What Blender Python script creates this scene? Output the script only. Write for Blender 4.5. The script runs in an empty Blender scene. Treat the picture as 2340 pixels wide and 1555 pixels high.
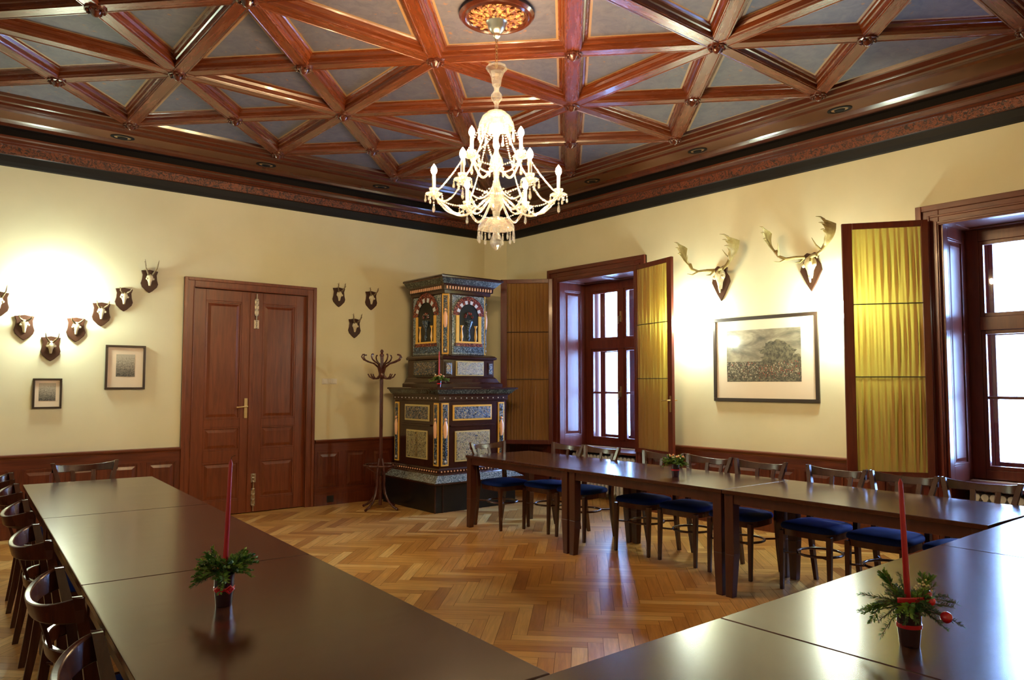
import bpy, math, random
from mathutils import Vector, Matrix
C = bpy.context.scene.collection
PI = math.pi
rnd = random.Random(7)

# ------------------------------------------------------------------ mesh builder
class MB:
    def __init__(s):
        s.v, s.f, s.m, s.uv, s.at = [], [], [], [], []
        s.T = Matrix.Identity(4)
    def add(s, vs, fs, mat=0, uvs=None, att=0.0):
        o = len(s.v)
        s.v += [tuple(s.T @ Vector(p)) for p in vs]
        for i, f in enumerate(fs):
            s.f.append([k + o for k in f]); s.m.append(mat); s.at.append(att)
            s.uv.append(uvs[i] if uvs else None)
        return s
    def box(s, x0, x1, y0, y1, z0, z1, mat=0):
        vs = [(x0,y0,z0),(x1,y0,z0),(x1,y1,z0),(x0,y1,z0),(x0,y0,z1),(x1,y0,z1),(x1,y1,z1),(x0,y1,z1)]
        return s.add(vs, [(0,3,2,1),(4,5,6,7),(0,1,5,4),(1,2,6,5),(2,3,7,6),(3,0,4,7)], mat)
    def taper(s, c0, c1, z0, z1, a0, a1, mat=0):
        """square post from centre c0 half sizes a0 at z0 to c1,a1 at z1"""
        vs = []
        for (c, z, a) in ((c0, z0, a0), (c1, z1, a1)):
            vs += [(c[0]-a[0],c[1]-a[1],z),(c[0]+a[0],c[1]-a[1],z),(c[0]+a[0],c[1]+a[1],z),(c[0]-a[0],c[1]+a[1],z)]
        return s.add(vs, [(0,3,2,1),(4,5,6,7),(0,1,5,4),(1,2,6,5),(2,3,7,6),(3,0,4,7)], mat)
    def prism(s, poly, y0, y1, mat=0, plane='xz'):
        n = len(poly)
        def P(a, b, d):
            return (a, d, b) if plane == 'xz' else ((a, b, d) if plane == 'xy' else (d, a, b))
        vs = [P(a, b, y0) for a, b in poly] + [P(a, b, y1) for a, b in poly]
        fs = [tuple(range(n)), tuple(range(2*n-1, n-1, -1))] + [(i, i+n, (i+1) % n+n, (i+1) % n) for i in range(n)]
        return s.add(vs, fs, mat)
    def tube(s, pts, r, n=8, mat=0, cap=True, flat=None):
        pts = [Vector(p) for p in pts]; m = len(pts)
        rs = r if isinstance(r, (list, tuple)) else [r]*m
        vs = []; prev = None
        for i, p in enumerate(pts):
            t = (pts[min(i+1, m-1)] - pts[max(i-1, 0)])
            t = t.normalized() if t.length > 1e-9 else Vector((0,0,1))
            if prev is None:
                a = Vector((0,0,1)) if abs(t.z) < .9 else Vector((1,0,0))
                prev = a.cross(t).normalized()
            u = (prev - t*prev.dot(t))
            u = u.normalized() if u.length > 1e-6 else t.orthogonal().normalized()
            prev = u; w = t.cross(u)
            for k in range(n):
                a = 2*PI*k/n
                vs.append(p + (u*math.cos(a) + w*math.sin(a)*(flat or 1))*rs[i])
        fs = []
        for i in range(m-1):
            for k in range(n):
                fs.append((i*n+k, i*n+(k+1) % n, (i+1)*n+(k+1) % n, (i+1)*n+k))
        if cap:
            fs.append(tuple(range(n-1, -1, -1))); fs.append(tuple(range((m-1)*n, m*n)))
        return s.add(vs, fs, mat)
    def lathe(s, prof, n=24, c=(0,0,0), mat=0, flute=0.0):
        vs = []; m = len(prof)
        for (r, z) in prof:
            for k in range(n):
                a = 2*PI*k/n; rr = max(r, 1e-4)*(1 + (flute if k % 2 else 0))
                vs.append((c[0]+rr*math.cos(a), c[1]+rr*math.sin(a), c[2]+z))
        fs = [(i*n+k, i*n+(k+1) % n, (i+1)*n+(k+1) % n, (i+1)*n+k) for i in range(m-1) for k in range(n)]
        fs += [tuple(range(n-1, -1, -1)), tuple(range((m-1)*n, m*n))]
        return s.add(vs, fs, mat)
    def ball(s, c, r, n=8, mat=0, sz=1.0):
        pr = [(r*math.sin(PI*i/n), -r*sz*math.cos(PI*i/n)) for i in range(n+1)]
        return s.lathe(pr, max(6, n), c, mat)
    def sweep(s, prof, path, closed=False, mats=None, out=1):
        """prof (d,z): d is measured to the left*out of a horizontal path [(x,y)], mitred."""
        n = len(path); offs = []
        for i in range(n):
            p = Vector(path[i])
            a = (Vector(path[i]) - Vector(path[i-1])).normalized() if (i > 0 or closed) else None
            b = (Vector(path[(i+1) % n]) - p).normalized() if (i < n-1 or closed) else None
            if a is None: a = b
            if b is None: b = a
            na = Vector((-a.y, a.x))*out; nb = Vector((-b.y, b.x))*out
            nn = (na+nb).normalized(); offs.append(nn/max(.2, nn.dot(na)))
        k = len(prof)
        vs = [(path[i][0]+offs[i].x*d, path[i][1]+offs[i].y*d, z) for i in range(n) for d, z in prof]
        for i in range(n if closed else n-1):
            j = (i+1) % n
            for q in range(k-1):
                s.add([vs[i*k+q], vs[j*k+q], vs[j*k+q+1], vs[i*k+q+1]], [(0,1,2,3)], mats[q] if mats else 0)
        return s
    def sheet(s, fn, nu, nv, mat=0, thick=None):
        vs = [fn(i/nu, j/nv) for j in range(nv+1) for i in range(nu+1)]
        fs = [(j*(nu+1)+i, j*(nu+1)+i+1, (j+1)*(nu+1)+i+1, (j+1)*(nu+1)+i) for j in range(nv) for i in range(nu)]
        return s.add(vs, fs, mat)
    def build(s, name, mats, parent=None, bevel=0, smooth=None, solid=0):
        me = bpy.data.meshes.new(name)
        me.from_pydata(s.v, [], s.f)
        if not isinstance(mats, (list, tuple)): mats = [mats]
        for m in mats: me.materials.append(M[m])
        me.polygons.foreach_set('material_index', s.m)
        if any(u is not None for u in s.uv):
            l = me.uv_layers.new(name='UVMap'); k = 0
            for u in s.uv:
                for q in u: l.data[k].uv = q; k += 1
            a = me.attributes.new('tone', 'FLOAT', 'FACE'); a.data.foreach_set('value', s.at)
        if smooth:
            me.polygons.foreach_set('use_smooth', [True]*len(s.f))
            me.set_sharp_from_angle(angle=math.radians(smooth))
        me.update()
        o = bpy.data.objects.new(name, me); C.objects.link(o)
        if parent: o.parent = parent
        if solid:
            q = o.modifiers.new('Solidify', 'SOLIDIFY'); q.thickness = solid; q.offset = 0
        if bevel:
            b = o.modifiers.new('Bevel', 'BEVEL'); b.width = bevel; b.segments = 2; b.limit_method = 'ANGLE'; b.angle_limit = math.radians(40)
            b.harden_normals = False
        return o

def tag(o, label=None, cat=None, group=None, kind=None):
    if label: o['label'] = label
    if cat: o['category'] = cat
    if group: o['group'] = group
    if kind: o['kind'] = kind
    return o
def thing(name, label, cat, loc=(0,0,0), rz=0, group=None, kind=None):
    o = bpy.data.objects.new(name, None); C.objects.link(o)
    o.location = loc; o.rotation_euler = (0, 0, rz); o.empty_display_size = .1
    return tag(o, label, cat, group, kind)
def copy_tree(o, parent=None, kids=None):
    c = o.copy(); C.objects.link(c); c.parent = parent
    for ch in list(o.children): copy_tree(ch, c)
    return c

# ------------------------------------------------------------------ materials
M = {}
class NT:
    def __init__(s, name):
        m = bpy.data.materials.new(name); m.use_nodes = True; M[name] = m; s.m = m
        s.n = m.node_tree.nodes; s.l = m.node_tree.links
        s.b = s.n['Principled BSDF']; s.out = s.n['Material Output']
    def new(s, t, **k):
        n = s.n.new(t)
        for a, b in k.items():
            if a in n.inputs: n.inputs[a].default_value = b
            else: setattr(n, a, b)
        return n
    def link(s, a, b): s.l.new(a, b)
    def coords(s, kind='Object', scale=(1,1,1), rot=(0,0,0)):
        t = s.new('ShaderNodeTexCoord'); mp = s.new('ShaderNodeMapping')
        mp.inputs['Scale'].default_value = scale; mp.inputs['Rotation'].default_value = rot
        s.link(t.outputs[kind], mp.inputs[0]); return mp.outputs[0]
    def noise(s, vec, scale=5, detail=3, rough=.5, dist=0):
        n = s.new('ShaderNodeTexNoise'); n.inputs['Scale'].default_value = scale
        n.inputs['Detail'].default_value = detail; n.inputs['Roughness'].default_value = rough
        n.inputs['Distortion'].default_value = dist
        if vec: s.link(vec, n.inputs['Vector'])
        return n.outputs[0]
    def ramp(s, fac, stops, interp='LINEAR'):
        r = s.new('ShaderNodeValToRGB'); e = r.color_ramp.elements; r.color_ramp.interpolation = interp
        while len(e) < len(stops): e.new(.5)
        for q, (p, c) in zip(e, stops):
            q.position = p; q.color = (*c, 1)
        s.link(fac, r.inputs[0]); return r.outputs[0]
    def bump(s, h, strength=.2, dist=.01):
        b = s.new('ShaderNodeBump'); b.inputs['Strength'].default_value = strength; b.inputs['Distance'].default_value = dist
        s.link(h, b.inputs['Height']); s.link(b.outputs[0], s.b.inputs['Normal'])
    def set(s, **k):
        for a, b in k.items(): s.b.inputs[a.replace('_', ' ')].default_value = b
        return s

def flat(name, col, rough=.5, metal=0, **k):
    t = NT(name); t.set(Base_Color=(*col, 1), Roughness=rough, Metallic=metal, **k); return t
def wood(name, dark, light, rough=.3, axis='x', scale=1.0, coat=0.0, var=0.08, spec=.5, bump=.03):
    t = NT(name); a = {'x': (1.2, 14, 14), 'y': (14, 1.2, 14), 'z': (14, 14, 1.2), 'i': (3, 3, 3)}[axis]
    co = t.coords('Object', tuple(q*scale for q in a))
    n1 = t.noise(co, 2.2, 5, .6, .6); n2 = t.noise(t.coords('Object'), 1.3, 2)
    mx = t.new('ShaderNodeMath', operation='MULTIPLY_ADD'); t.link(n2, mx.inputs[0]); mx.inputs[1].default_value = .35
    t.link(n1, mx.inputs[2])
    t.link(t.ramp(mx.outputs[0], [(.45, dark), (.85, light)]), t.b.inputs['Base Color'])
    r = t.new('ShaderNodeMapRange'); t.link(n1, r.inputs[0]); r.inputs[3].default_value = max(.02, rough-var); r.inputs[4].default_value = rough+var
    t.link(r.outputs[0], t.b.inputs['Roughness'])
    t.set(Coat_Weight=coat, Coat_Roughness=.08, Specular_IOR_Level=spec)
    if bump: t.bump(n1, bump, .002)
    return t

def make_materials():
    t = NT('wall_plaster'); n = t.noise(t.coords('Object'), 2.0, 4)
    t.link(t.ramp(n, [(.3, (.75,.70,.47)), (.7, (.81,.76,.53))]), t.b.inputs['Base Color']); t.set(Roughness=.75)
    t.bump(t.noise(t.coords('Object'), 60, 3), .05, .002)
    wood('wood_panel', (.075,.014,.006), (.16,.034,.012), .34, 'z', 1, .25)
    wood('wood_rail', (.075,.014,.006), (.16,.034,.012), .34, 'x', 1, .25)
    wood('wood_door', (.12,.024,.007), (.22,.052,.015), .36, 'z', 1, .08)
    wood('wood_window', (.085,.014,.008), (.15,.028,.013), .3, 'z', 1, .08, .05, .45, .015)
    wood('wood_beam', (.085,.016,.004), (.15,.032,.007), .27, 'x', .8, .18, .04, .5, 0)
    wood('wood_cornice', (.055,.011,.005), (.085,.018,.007), .22, 'i', .8, .4, .04, .5, 0)
    wood('wood_band', (.10,.036,.011), (.14,.052,.016), .5, 'i', .6, 0, .05, .5, 0)
    wood('wood_table', (.042,.0115,.006), (.062,.019,.010), .2, 'y', .8, .0, .02, .6, 0); M['wood_table'].node_tree.nodes['Principled BSDF'].inputs['Coat Roughness'].default_value = .2
    wood('wood_table_leg', (.045,.012,.007), (.07,.019,.010), .3, 'z', .8, .1, .03)
    wood('wood_chair', (.042,.010,.005), (.075,.020,.009), .26, 'z', .8, .12, .03, .5, 0)
    wood('wood_stand', (.045,.010,.008), (.09,.022,.014), .28, 'z', 1, .3)
    flat('ebony', (.006,.004,.003), .6, Specular_IOR_Level=.25)
    # carved frieze
    t = NT('carved_frieze'); v = t.new('ShaderNodeTexVoronoi', feature='SMOOTH_F1'); t.link(t.coords('Object', (9,9,14)), v.inputs['Vector']); v.inputs['Scale'].default_value = 1.6
    n = t.noise(t.coords('Object'), 22, 3, .6, 2.5)
    t.link(t.ramp(n, [(.42, (.022,.006,.004)), (.55, (.20,.048,.016))]), t.b.inputs['Base Color']); t.set(Roughness=.4)
    t.bump(n, .6, .01)
    # ceiling paper
    t = NT('ceiling_paper'); n = t.noise(t.coords('Object'), 9, 5, .7, 1.0); n2 = t.noise(t.coords('Object', (3,3,3)), 6, 2)
    a = t.ramp(n, [(.35, (.075,.070,.095)), (.6, (.115,.10,.12))]); b = t.ramp(n2, [(.66, (0,0,0)), (.74, (1,1,1))])
    mx = t.new('ShaderNodeMix', data_type='RGBA'); t.link(b, mx.inputs['Factor']); t.link(a, mx.inputs['A']); mx.inputs['B'].default_value = (.22,.10,.05,1)
    t.link(mx.outputs['Result'], t.b.inputs['Base Color']); t.set(Roughness=.6)
    flat('gold_line', (.30,.17,.07), .5)
    # parquet (uv runs along each plank, tone is the plank's own shade)
    t = NT('parquet'); uv = t.new('ShaderNodeTexCoord'); mp = t.new('ShaderNodeMapping'); mp.inputs['Scale'].default_value = (2.0, 26, 1)
    t.link(uv.outputs['UV'], mp.inputs[0]); n = t.noise(mp.outputs[0], 2.0, 4, .6, .4)
    at = t.new('ShaderNodeAttribute', attribute_name='tone')
    base = t.ramp(at.outputs['Fac'], [(0, (.40,.17,.045)), (.4, (.60,.31,.085)), (.7, (.72,.42,.13)), (1, (.84,.58,.23))])
    gr = t.ramp(n, [(.3, (.72,.66,.6)), (.7, (1.08,1.05,1.0))])
    mx = t.new('ShaderNodeMix', data_type='RGBA', blend_type='MULTIPLY'); mx.inputs['Factor'].default_value = 1
    t.link(base, mx.inputs['A']); t.link(gr, mx.inputs['B']); t.link(mx.outputs['Result'], t.b.inputs['Base Color'])
    t.set(Roughness=.3, Specular_IOR_Level=.5); t.bump(n, .05, .002)
    flat('dark_gap', (.06,.025,.01), .8)
    # fabric
    t = NT('ochre_curtain'); t.set(Base_Color=(.40,.21,.085,1), Roughness=.85)
    n = t.noise(t.coords('Object', (300, 300, 300)), 1, 1)
    tr = t.new('ShaderNodeBsdfTranslucent'); tr.inputs['Color'].default_value = (.50,.39,.07,1)
    ms = t.new('ShaderNodeMixShader'); ms.inputs[0].default_value = .33
    t.link(t.b.outputs[0], ms.inputs[1]); t.link(tr.outputs[0], ms.inputs[2]); t.link(ms.outputs[0], t.out.inputs['Surface'])
    t = NT('blue_seat'); t.set(Base_Color=(.004,.019,.15,1), Roughness=.8, Specular_IOR_Level=.15); t.bump(t.noise(t.coords('Object'), 250, 2), .2, .002)
    # metals and small stuff
    flat('brass', (.80,.58,.28), .3, 1); flat('old_brass', (.55,.45,.33), .35, 1); flat('iron', (.02,.02,.022), .5)
    flat('silver', (.62,.64,.58), .3, 1); flat('white_plastic', (.78,.76,.70), .4); flat('black', (.01,.01,.01), .5)
    flat('radiator_paint', (.55,.55,.55), .35); flat('shield_wood', (.055,.018,.007), .5, Specular_IOR_Level=.3)
    t = NT('bone'); t.link(t.ramp(t.noise(t.coords('Object'), 25, 3), [(.3, (.60,.48,.27)), (.7, (.80,.72,.50))]), t.b.inputs['Base Color']); t.set(Roughness=.5)
    t = NT('roe_antler'); t.link(t.ramp(t.noise(t.coords('Object'), 60, 3), [(.3, (.10,.06,.03)), (.7, (.28,.19,.09))]), t.b.inputs['Base Color']); t.set(Roughness=.6); t.bump(t.noise(t.coords('Object'), 90, 2), .4, .003)
    t = NT('fallow_antler'); t.link(t.ramp(t.noise(t.coords('Object'), 14, 4, .6), [(.3, (.22,.15,.04)), (.7, (.46,.36,.14))]), t.b.inputs['Base Color']); t.set(Roughness=.5); t.bump(t.noise(t.coords('Object'), 40, 3), .4, .004)
    flat('mount_paper', (.86,.70,.52), .8); flat('frame_black', (.035,.018,.010), .3)
    # glass
    t = NT('window_glass'); g = t.new('ShaderNodeBsdfGlossy', Roughness=.02); tr = t.new('ShaderNodeBsdfTransparent'); ms = t.new('ShaderNodeMixShader')
    fr = t.new('ShaderNodeLayerWeight', Blend=.5); pw = t.new('ShaderNodeMath', operation='POWER'); pw.inputs[1].default_value = 5; t.link(fr.outputs['Facing'], pw.inputs[0])
    ma = t.new('ShaderNodeMath', operation='MULTIPLY_ADD'); ma.inputs[1].default_value = .8; ma.inputs[2].default_value = .04; t.link(pw.outputs[0], ma.inputs[0]); t.link(ma.outputs[0], ms.inputs[0]); t.link(tr.outputs[0], ms.inputs[1]); t.link(g.outputs[0], ms.inputs[2]); t.link(ms.outputs[0], t.out.inputs['Surface'])
    tr.inputs['Color'].default_value = (.93,.97,1,1)
    t = NT('picture_glass'); g = t.new('ShaderNodeBsdfGlossy', Roughness=.06); tr = t.new('ShaderNodeBsdfTransparent'); ms = t.new('ShaderNodeMixShader'); ms.inputs[0].default_value = .045
    t.link(tr.outputs[0], ms.inputs[1]); t.link(g.outputs[0], ms.inputs[2]); t.link(ms.outputs[0], t.out.inputs['Surface'])
    t = NT('crystal'); g = t.new('ShaderNodeBsdfGlossy', Roughness=.08); g.inputs['Color'].default_value = (1,.98,.92,1)
    tr = t.new('ShaderNodeBsdfTransparent'); d = t.new('ShaderNodeBsdfTranslucent'); d.inputs['Color'].default_value = (1,.97,.88,1)
    m1 = t.new('ShaderNodeMixShader'); m1.inputs[0].default_value = .28; m2 = t.new('ShaderNodeMixShader'); m2.inputs[0].default_value = .45
    t.link(g.outputs[0], m1.inputs[1]); t.link(d.outputs[0], m1.inputs[2]); t.link(tr.outputs[0], m2.inputs[1]); t.link(m1.outputs[0], m2.inputs[2]); t.link(m2.outputs[0], t.out.inputs['Surface'])
    flat('candle_tube', (.85,.82,.72), .4)
    def emis(name, col, st):
        t = NT(name); t.set(Base_Color=(*col, 1), Emission_Color=(*col, 1), Emission_Strength=st)
    emis('bulb_glow', (1.0,.69,.35), BULB); emis('sconce_glow', (.86,1.0,.84), SCONCE)
    # candles, greens
    t = NT('red_wax'); t.set(Base_Color=(.45,.006,.010,1), Roughness=.4) 
    flat('red_ribbon', (.60,.012,.02), .2, Coat_Weight=.5); flat('pot_glaze', (.035,.008,.012), .15, Coat_Weight=.5)
    t = NT('spruce'); t.link(t.ramp(t.noise(t.coords('Object'), 30, 2), [(.35, (.03,.10,.035)), (.65, (.13,.24,.06))]), t.b.inputs['Base Color']); t.set(Roughness=.5)
    t = NT('thuja'); t.link(t.ramp(t.noise(t.coords('Object'), 30, 2), [(.35, (.06,.18,.02)), (.65, (.28,.42,.07))]), t.b.inputs['Base Color']); t.set(Roughness=.55)
    flat('pale_bud', (.75,.66,.35), .6); flat('orange_bud', (.65,.25,.07), .5); flat('twig', (.10,.06,.03), .7)
    # stove ceramics
    flat('stove_brown', (.034,.009,.005), .2, Coat_Weight=.3); flat('stove_black', (.006,.006,.006), .25)
    flat('tile_cream', (.55,.42,.16), .25); flat('tile_gold', (.80,.45,.08), .25); flat('tile_pink', (.85,.48,.28), .3)
    t = NT('tile_red'); t.link(t.ramp(t.noise(t.coords('Object'), 55, 2, .5, 1), [(.42, (.05,.012,.01)), (.5, (.24,.03,.018)), (.62, (.40,.20,.10))], 'CONSTANT'), t.b.inputs['Base Color']); t.set(Roughness=.25); t = NT('tile_blue'); t.link(t.ramp(t.noise(t.coords('Object'), 60, 2, .5, 1), [(.42, (.015,.02,.03)), (.5, (.07,.13,.20)), (.62, (.30,.34,.34))], 'CONSTANT'), t.b.inputs['Base Color']); t.set(Roughness=.25); flat('tile_white', (.62,.62,.60), .25); t = NT('tile_green'); t.link(t.ramp(t.noise(t.coords('Object'), 30, 2, .5, 2), [(.46, (.025,.028,.02)), (.54, (.12,.13,.09))], 'CONSTANT'), t.b.inputs['Base Color']); t.set(Roughness=.25)
    t = NT('majolica'); n = t.noise(t.coords('Object'), 26, 3, .6, 3.0)
    t.link(t.ramp(n, [(.40, (.01,.01,.015)), (.46, (.05,.09,.16)), (.52, (.012,.012,.015)), (.55, (.55,.44,.22)), (.60, (.02,.03,.02)), (.64, (.45,.20,.05))], 'CONSTANT'), t.b.inputs['Base Color']); t.set(Roughness=.25, Coat_Weight=.4); t.bump(n, .6, .006)
    t = NT('majolica_light'); n = t.noise(t.coords('Object'), 30, 3, .6, 3.0)
    t.link(t.ramp(n, [(.40, (.02,.03,.05)), (.45, (.62,.46,.16)), (.50, (.05,.08,.04)), (.54, (.66,.52,.22)), (.60, (.05,.08,.13)), (.66, (.40,.12,.04))], 'CONSTANT'), t.b.inputs['Base Color']); t.set(Roughness=.25, Coat_Weight=.4); t.bump(n, .6, .006)
    t = NT('tile_scroll'); n = t.noise(t.coords('Object', (1,1,1)), 34, 2, .5, 2.5)
    t.link(t.ramp(n, [(.44, (.05,.075,.08)), (.50, (.30,.34,.30)), (.56, (.09,.10,.14)), (.60, (.42,.45,.40))], 'CONSTANT'), t.b.inputs['Base Color']); t.set(Roughness=.2, Coat_Weight=.5)
    # engravings
    t = NT('engraving_small'); co = t.coords('Generated', (1,1,1)); n = t.noise(co, 14, 6, .75, .5)
    sp = t.new('ShaderNodeSeparateXYZ'); t.link(co, sp.inputs[0])
    ad = t.new('ShaderNodeMath', operation='MULTIPLY_ADD'); t.link(sp.outputs['Z'], ad.inputs[0]); ad.inputs[1].default_value = .42; t.link(n, ad.inputs[2])
    t.link(t.ramp(ad.outputs[0], [(.5, (.05,.045,.04)), (.74, (.34,.29,.22)), (.86, (.52,.46,.35))]), t.b.inputs['Base Color']); t.set(Roughness=.6)
    t = NT('engraving_sky'); n = t.noise(t.coords('Object', (1,1,2.2)), 3.2, 6, .6, .4)
    t.link(t.ramp(n, [(.36, (.11,.09,.06)), (.5, (.26,.215,.14)), (.64, (.48,.41,.27))]), t.b.inputs['Base Color']); t.set(Roughness=.6)
    t = NT('engraving_ground'); n = t.noise(t.coords('Object', (1,1,1.5)), 45, 4, .7)
    t.link(t.ramp(n, [(.38, (.03,.025,.018)), (.52, (.12,.10,.06)), (.68, (.32,.27,.17))]), t.b.inputs['Base Color']); t.set(Roughness=.6)
    t = NT('engraving_tree'); n = t.noise(t.coords('Object'), 30, 5, .7)
    t.link(t.ramp(n, [(.4, (.04,.034,.02)), (.62, (.20,.165,.09))]), t.b.inputs['Base Color']); t.set(Roughness=.6)
    flat('print_red', (.38,.06,.03), .6); flat('print_pale', (.55,.47,.32), .6); flat('print_dark', (.05,.035,.025), .6)
    t = NT('rosette_carving'); n = t.noise(t.coords('Object'), 16, 3, .6, 3)
    t.link(t.ramp(n, [(.42, (.14,.025,.01)), (.52, (.42,.16,.05)), (.62, (.70,.42,.13))]), t.b.inputs['Base Color']); t.set(Roughness=.4); t.bump(n, 1.0, .02)
    flat('facade', (.80,.82,.82), .8); flat('facade_trim', (.50,.62,.68), .8)

BULB, SCONCE = 340.0, 80.0
make_materials()

# ------------------------------------------------------------------ room shell
RX0, RX1, RY0, RY1 = -7.5, 0.0, -9.3, 0.0
ZW = 4.12; ZB = 4.05; ZP = 4.126
DX0, DX1, DZ = -4.41, -3.03, 2.60                      # door opening
WIN = [(-2.66, -1.26), (-7.50, -6.10)]                 # window openings along y
WZ0, WZ1 = .66, 2.92
def cheek(cells):
    mb = MB()
    for c in cells: mb.box(*c)
    return mb

def build_floor():
    mb = MB(); W, n = .09, 6; L = W*n
    c45 = math.cos(PI/4)
    def w(u, v): return ((u+v)*c45*W + RX0 - .3, (v-u)*c45*W + RY0 + 1.0)
    R = random.Random(3)
    def inside(p): return RX0-.25 < p[0] < RX1+.7 and RY0-.25 < p[1] < RY1+.25
    g = .012
    for i in range(-130, 170):
        for j in range(-60, 230):
            d = (i-j) % (2*n)
            if d == 0: q = [(i+g, j+g), (i+n-g, j+g), (i+n-g, j+1-g), (i+g, j+1-g)]
            elif d == 2*n-1: q = [(i+1-g, j+g), (i+1-g, j+n-g), (i+g, j+n-g), (i+g, j+g)]
            else: continue
            c = w(sum(a for a, b in q)/4, sum(b for a, b in q)/4)
            if not inside(c): continue
            o = R.random()*40
            tone = min(1, max(0, R.gauss(.45, .24)))
            vs = [(*w(a, b), 0.0) for a, b in q]
            mb.add(vs, [(0,3,2,1)], 0, [[(o, o), (o, o+.08), (o+.48, o+.08), (o+.48, o)]], tone)
    # upward normals
    fixed = []
    mb2 = MB()
    for f, u, a in zip(mb.f, mb.uv, mb.at):
        vs = [Vector(mb.v[k]) for k in f]
        if (vs[1]-vs[0]).cross(vs[2]-vs[1]).z < 0: vs.reverse(); u = list(reversed(u))
        mb2.add(vs, [(0,1,2,3)], 0, [u], a)
    mb2.add([(RX0-.3,RY0-.3,-.003),(RX1+.9,RY0-.3,-.003),(RX1+.9,RY1+.3,-.003),(RX0-.3,RY1+.3,-.003)], [(0,1,2,3)], 1, [[(0,0)]*4])
    mb2.add([(RX0-.3,RY0-.3,-.2),(RX1+.9,RY0-.3,-.2),(RX1+.9,RY1+.3,-.2),(RX0-.3,RY1+.3,-.2)], [(3,2,1,0)], 1, [[(0,0)]*4])
    o = mb2.build('floor', ['parquet', 'dark_gap']); tag(o, 'oak herringbone parquet floor', 'floor', kind='structure')

def build_walls():
    H = ZW+.1
    mb = cheek([(RX0-.3, DX0, 0, .3, 0, H), (DX1, 0, 0, .3, 0, H), (DX0, DX1, 0, .3, DZ, H), (DX0, DX1, .16, .3, 0, DZ)])
    tag(mb.build('wall_back', 'wall_plaster'), 'cream plaster wall with the double door', 'wall', kind='structure')
    D = .85; c = []; y = .3
    for (a, b) in WIN:
        c.append((0, D, b, y, 0, H)); c.append((0, D, a, b, WZ1, H)); c.append((.42, D, a, b, 0, WZ0)); y = a
    c.append((0, D, RY0-.3, y, 0, H))
    tag(cheek(c).build('wall_right', 'wall_plaster'), 'cream plaster wall with two windows', 'wall', kind='structure')
    tag(MB().box(RX0-.3, RX0, RY0-.3, 0, 0, H).build('wall_left', 'wall_plaster'), 'plain cream plaster wall beside the chairs', 'wall', kind='structure')
    tag(MB().box(RX0, 0, RY0-.3, RY0, 0, H).build('wall_front', 'wall_plaster'), 'plain cream plaster wall behind the viewer', 'wall', kind='structure')
    mb = MB().prism([(-.30, 0), (0, 0), (0, -.15), (-.10, -.085), (-.2, -.03)], 0, H, plane='xy')
    tag(mb.build('wall_corner', 'wall_plaster', smooth=60), 'rounded cream corner behind the stove', 'wall', kind='structure')

def build_cornice():
    # profile: d out of the wall, z
    prof = [(0,3.62),(.035,3.625),(.05,3.66),(.065,3.715),(.075,3.72),(.08,3.725),(.085,3.81),(.10,3.815),(.11,3.83),(.125,3.835),(.135,3.86),(.155,3.87),(.165,3.885),
            (.15,3.89),(.14,3.955),(.165,3.97),(.185,3.972),(.195,3.995),(.22,4.01),(.235,4.02),(.48,4.02),(.50,4.035),(.53,4.04),(.555,4.035),(.585,4.04),(.60,4.06),(.63,4.065),(.650,4.085),(.66,4.095),(.68,4.10),(.69,4.135)]
    mats = [1,1,1,1,0,2,0,0,0,0,0,0,1,1,1,0,0,0,0,3,0,0,0,0,0,0,0,0,0,0]
    path = [(RX0, RY0), (0, RY0), (0, -.15), (-.30, 0), (RX0, 0)]
    mb = MB().sweep(prof, path, True, mats)
    # oval medallions let into the flat band
    for gx in GX:
        for y in (-.36, RY0+.36): 
            mb.T = Matrix.Translation((gx, y, 4.02)) @ Matrix.Diagonal((1.5, 1, 1, 1))
            mb.lathe([(.075,0),(.075,-.008),(.06,-.012),(.055,-.004),(.035,-.004),(.03,-.016),(.0,-.018)], 20, mat=1)
            mb.lathe([(.052,-.006),(.036,-.0065)], 20, mat=4)
    for gy in GY:
        for x in (-.36, RX0+.36):
            mb.T = Matrix.Translation((x, gy, 4.02)) @ Matrix.Diagonal((1, 1.5, 1, 1))
            mb.lathe([(.075,0),(.075,-.008),(.06,-.012),(.055,-.004),(.035,-.004),(.03,-.016),(.0,-.018)], 20, mat=1)
            mb.lathe([(.052,-.006),(.036,-.0065)], 20, mat=4)
    mb.T = Matrix.Identity(4)
    o = mb.build('trim_1', ['wood_cornice', 'ebony', 'carved_frieze', 'wood_band', 'gold_line'], smooth=35)
    tag(o, 'dark carved wooden cornice round the ceiling', 'cornice', kind='structure')

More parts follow.
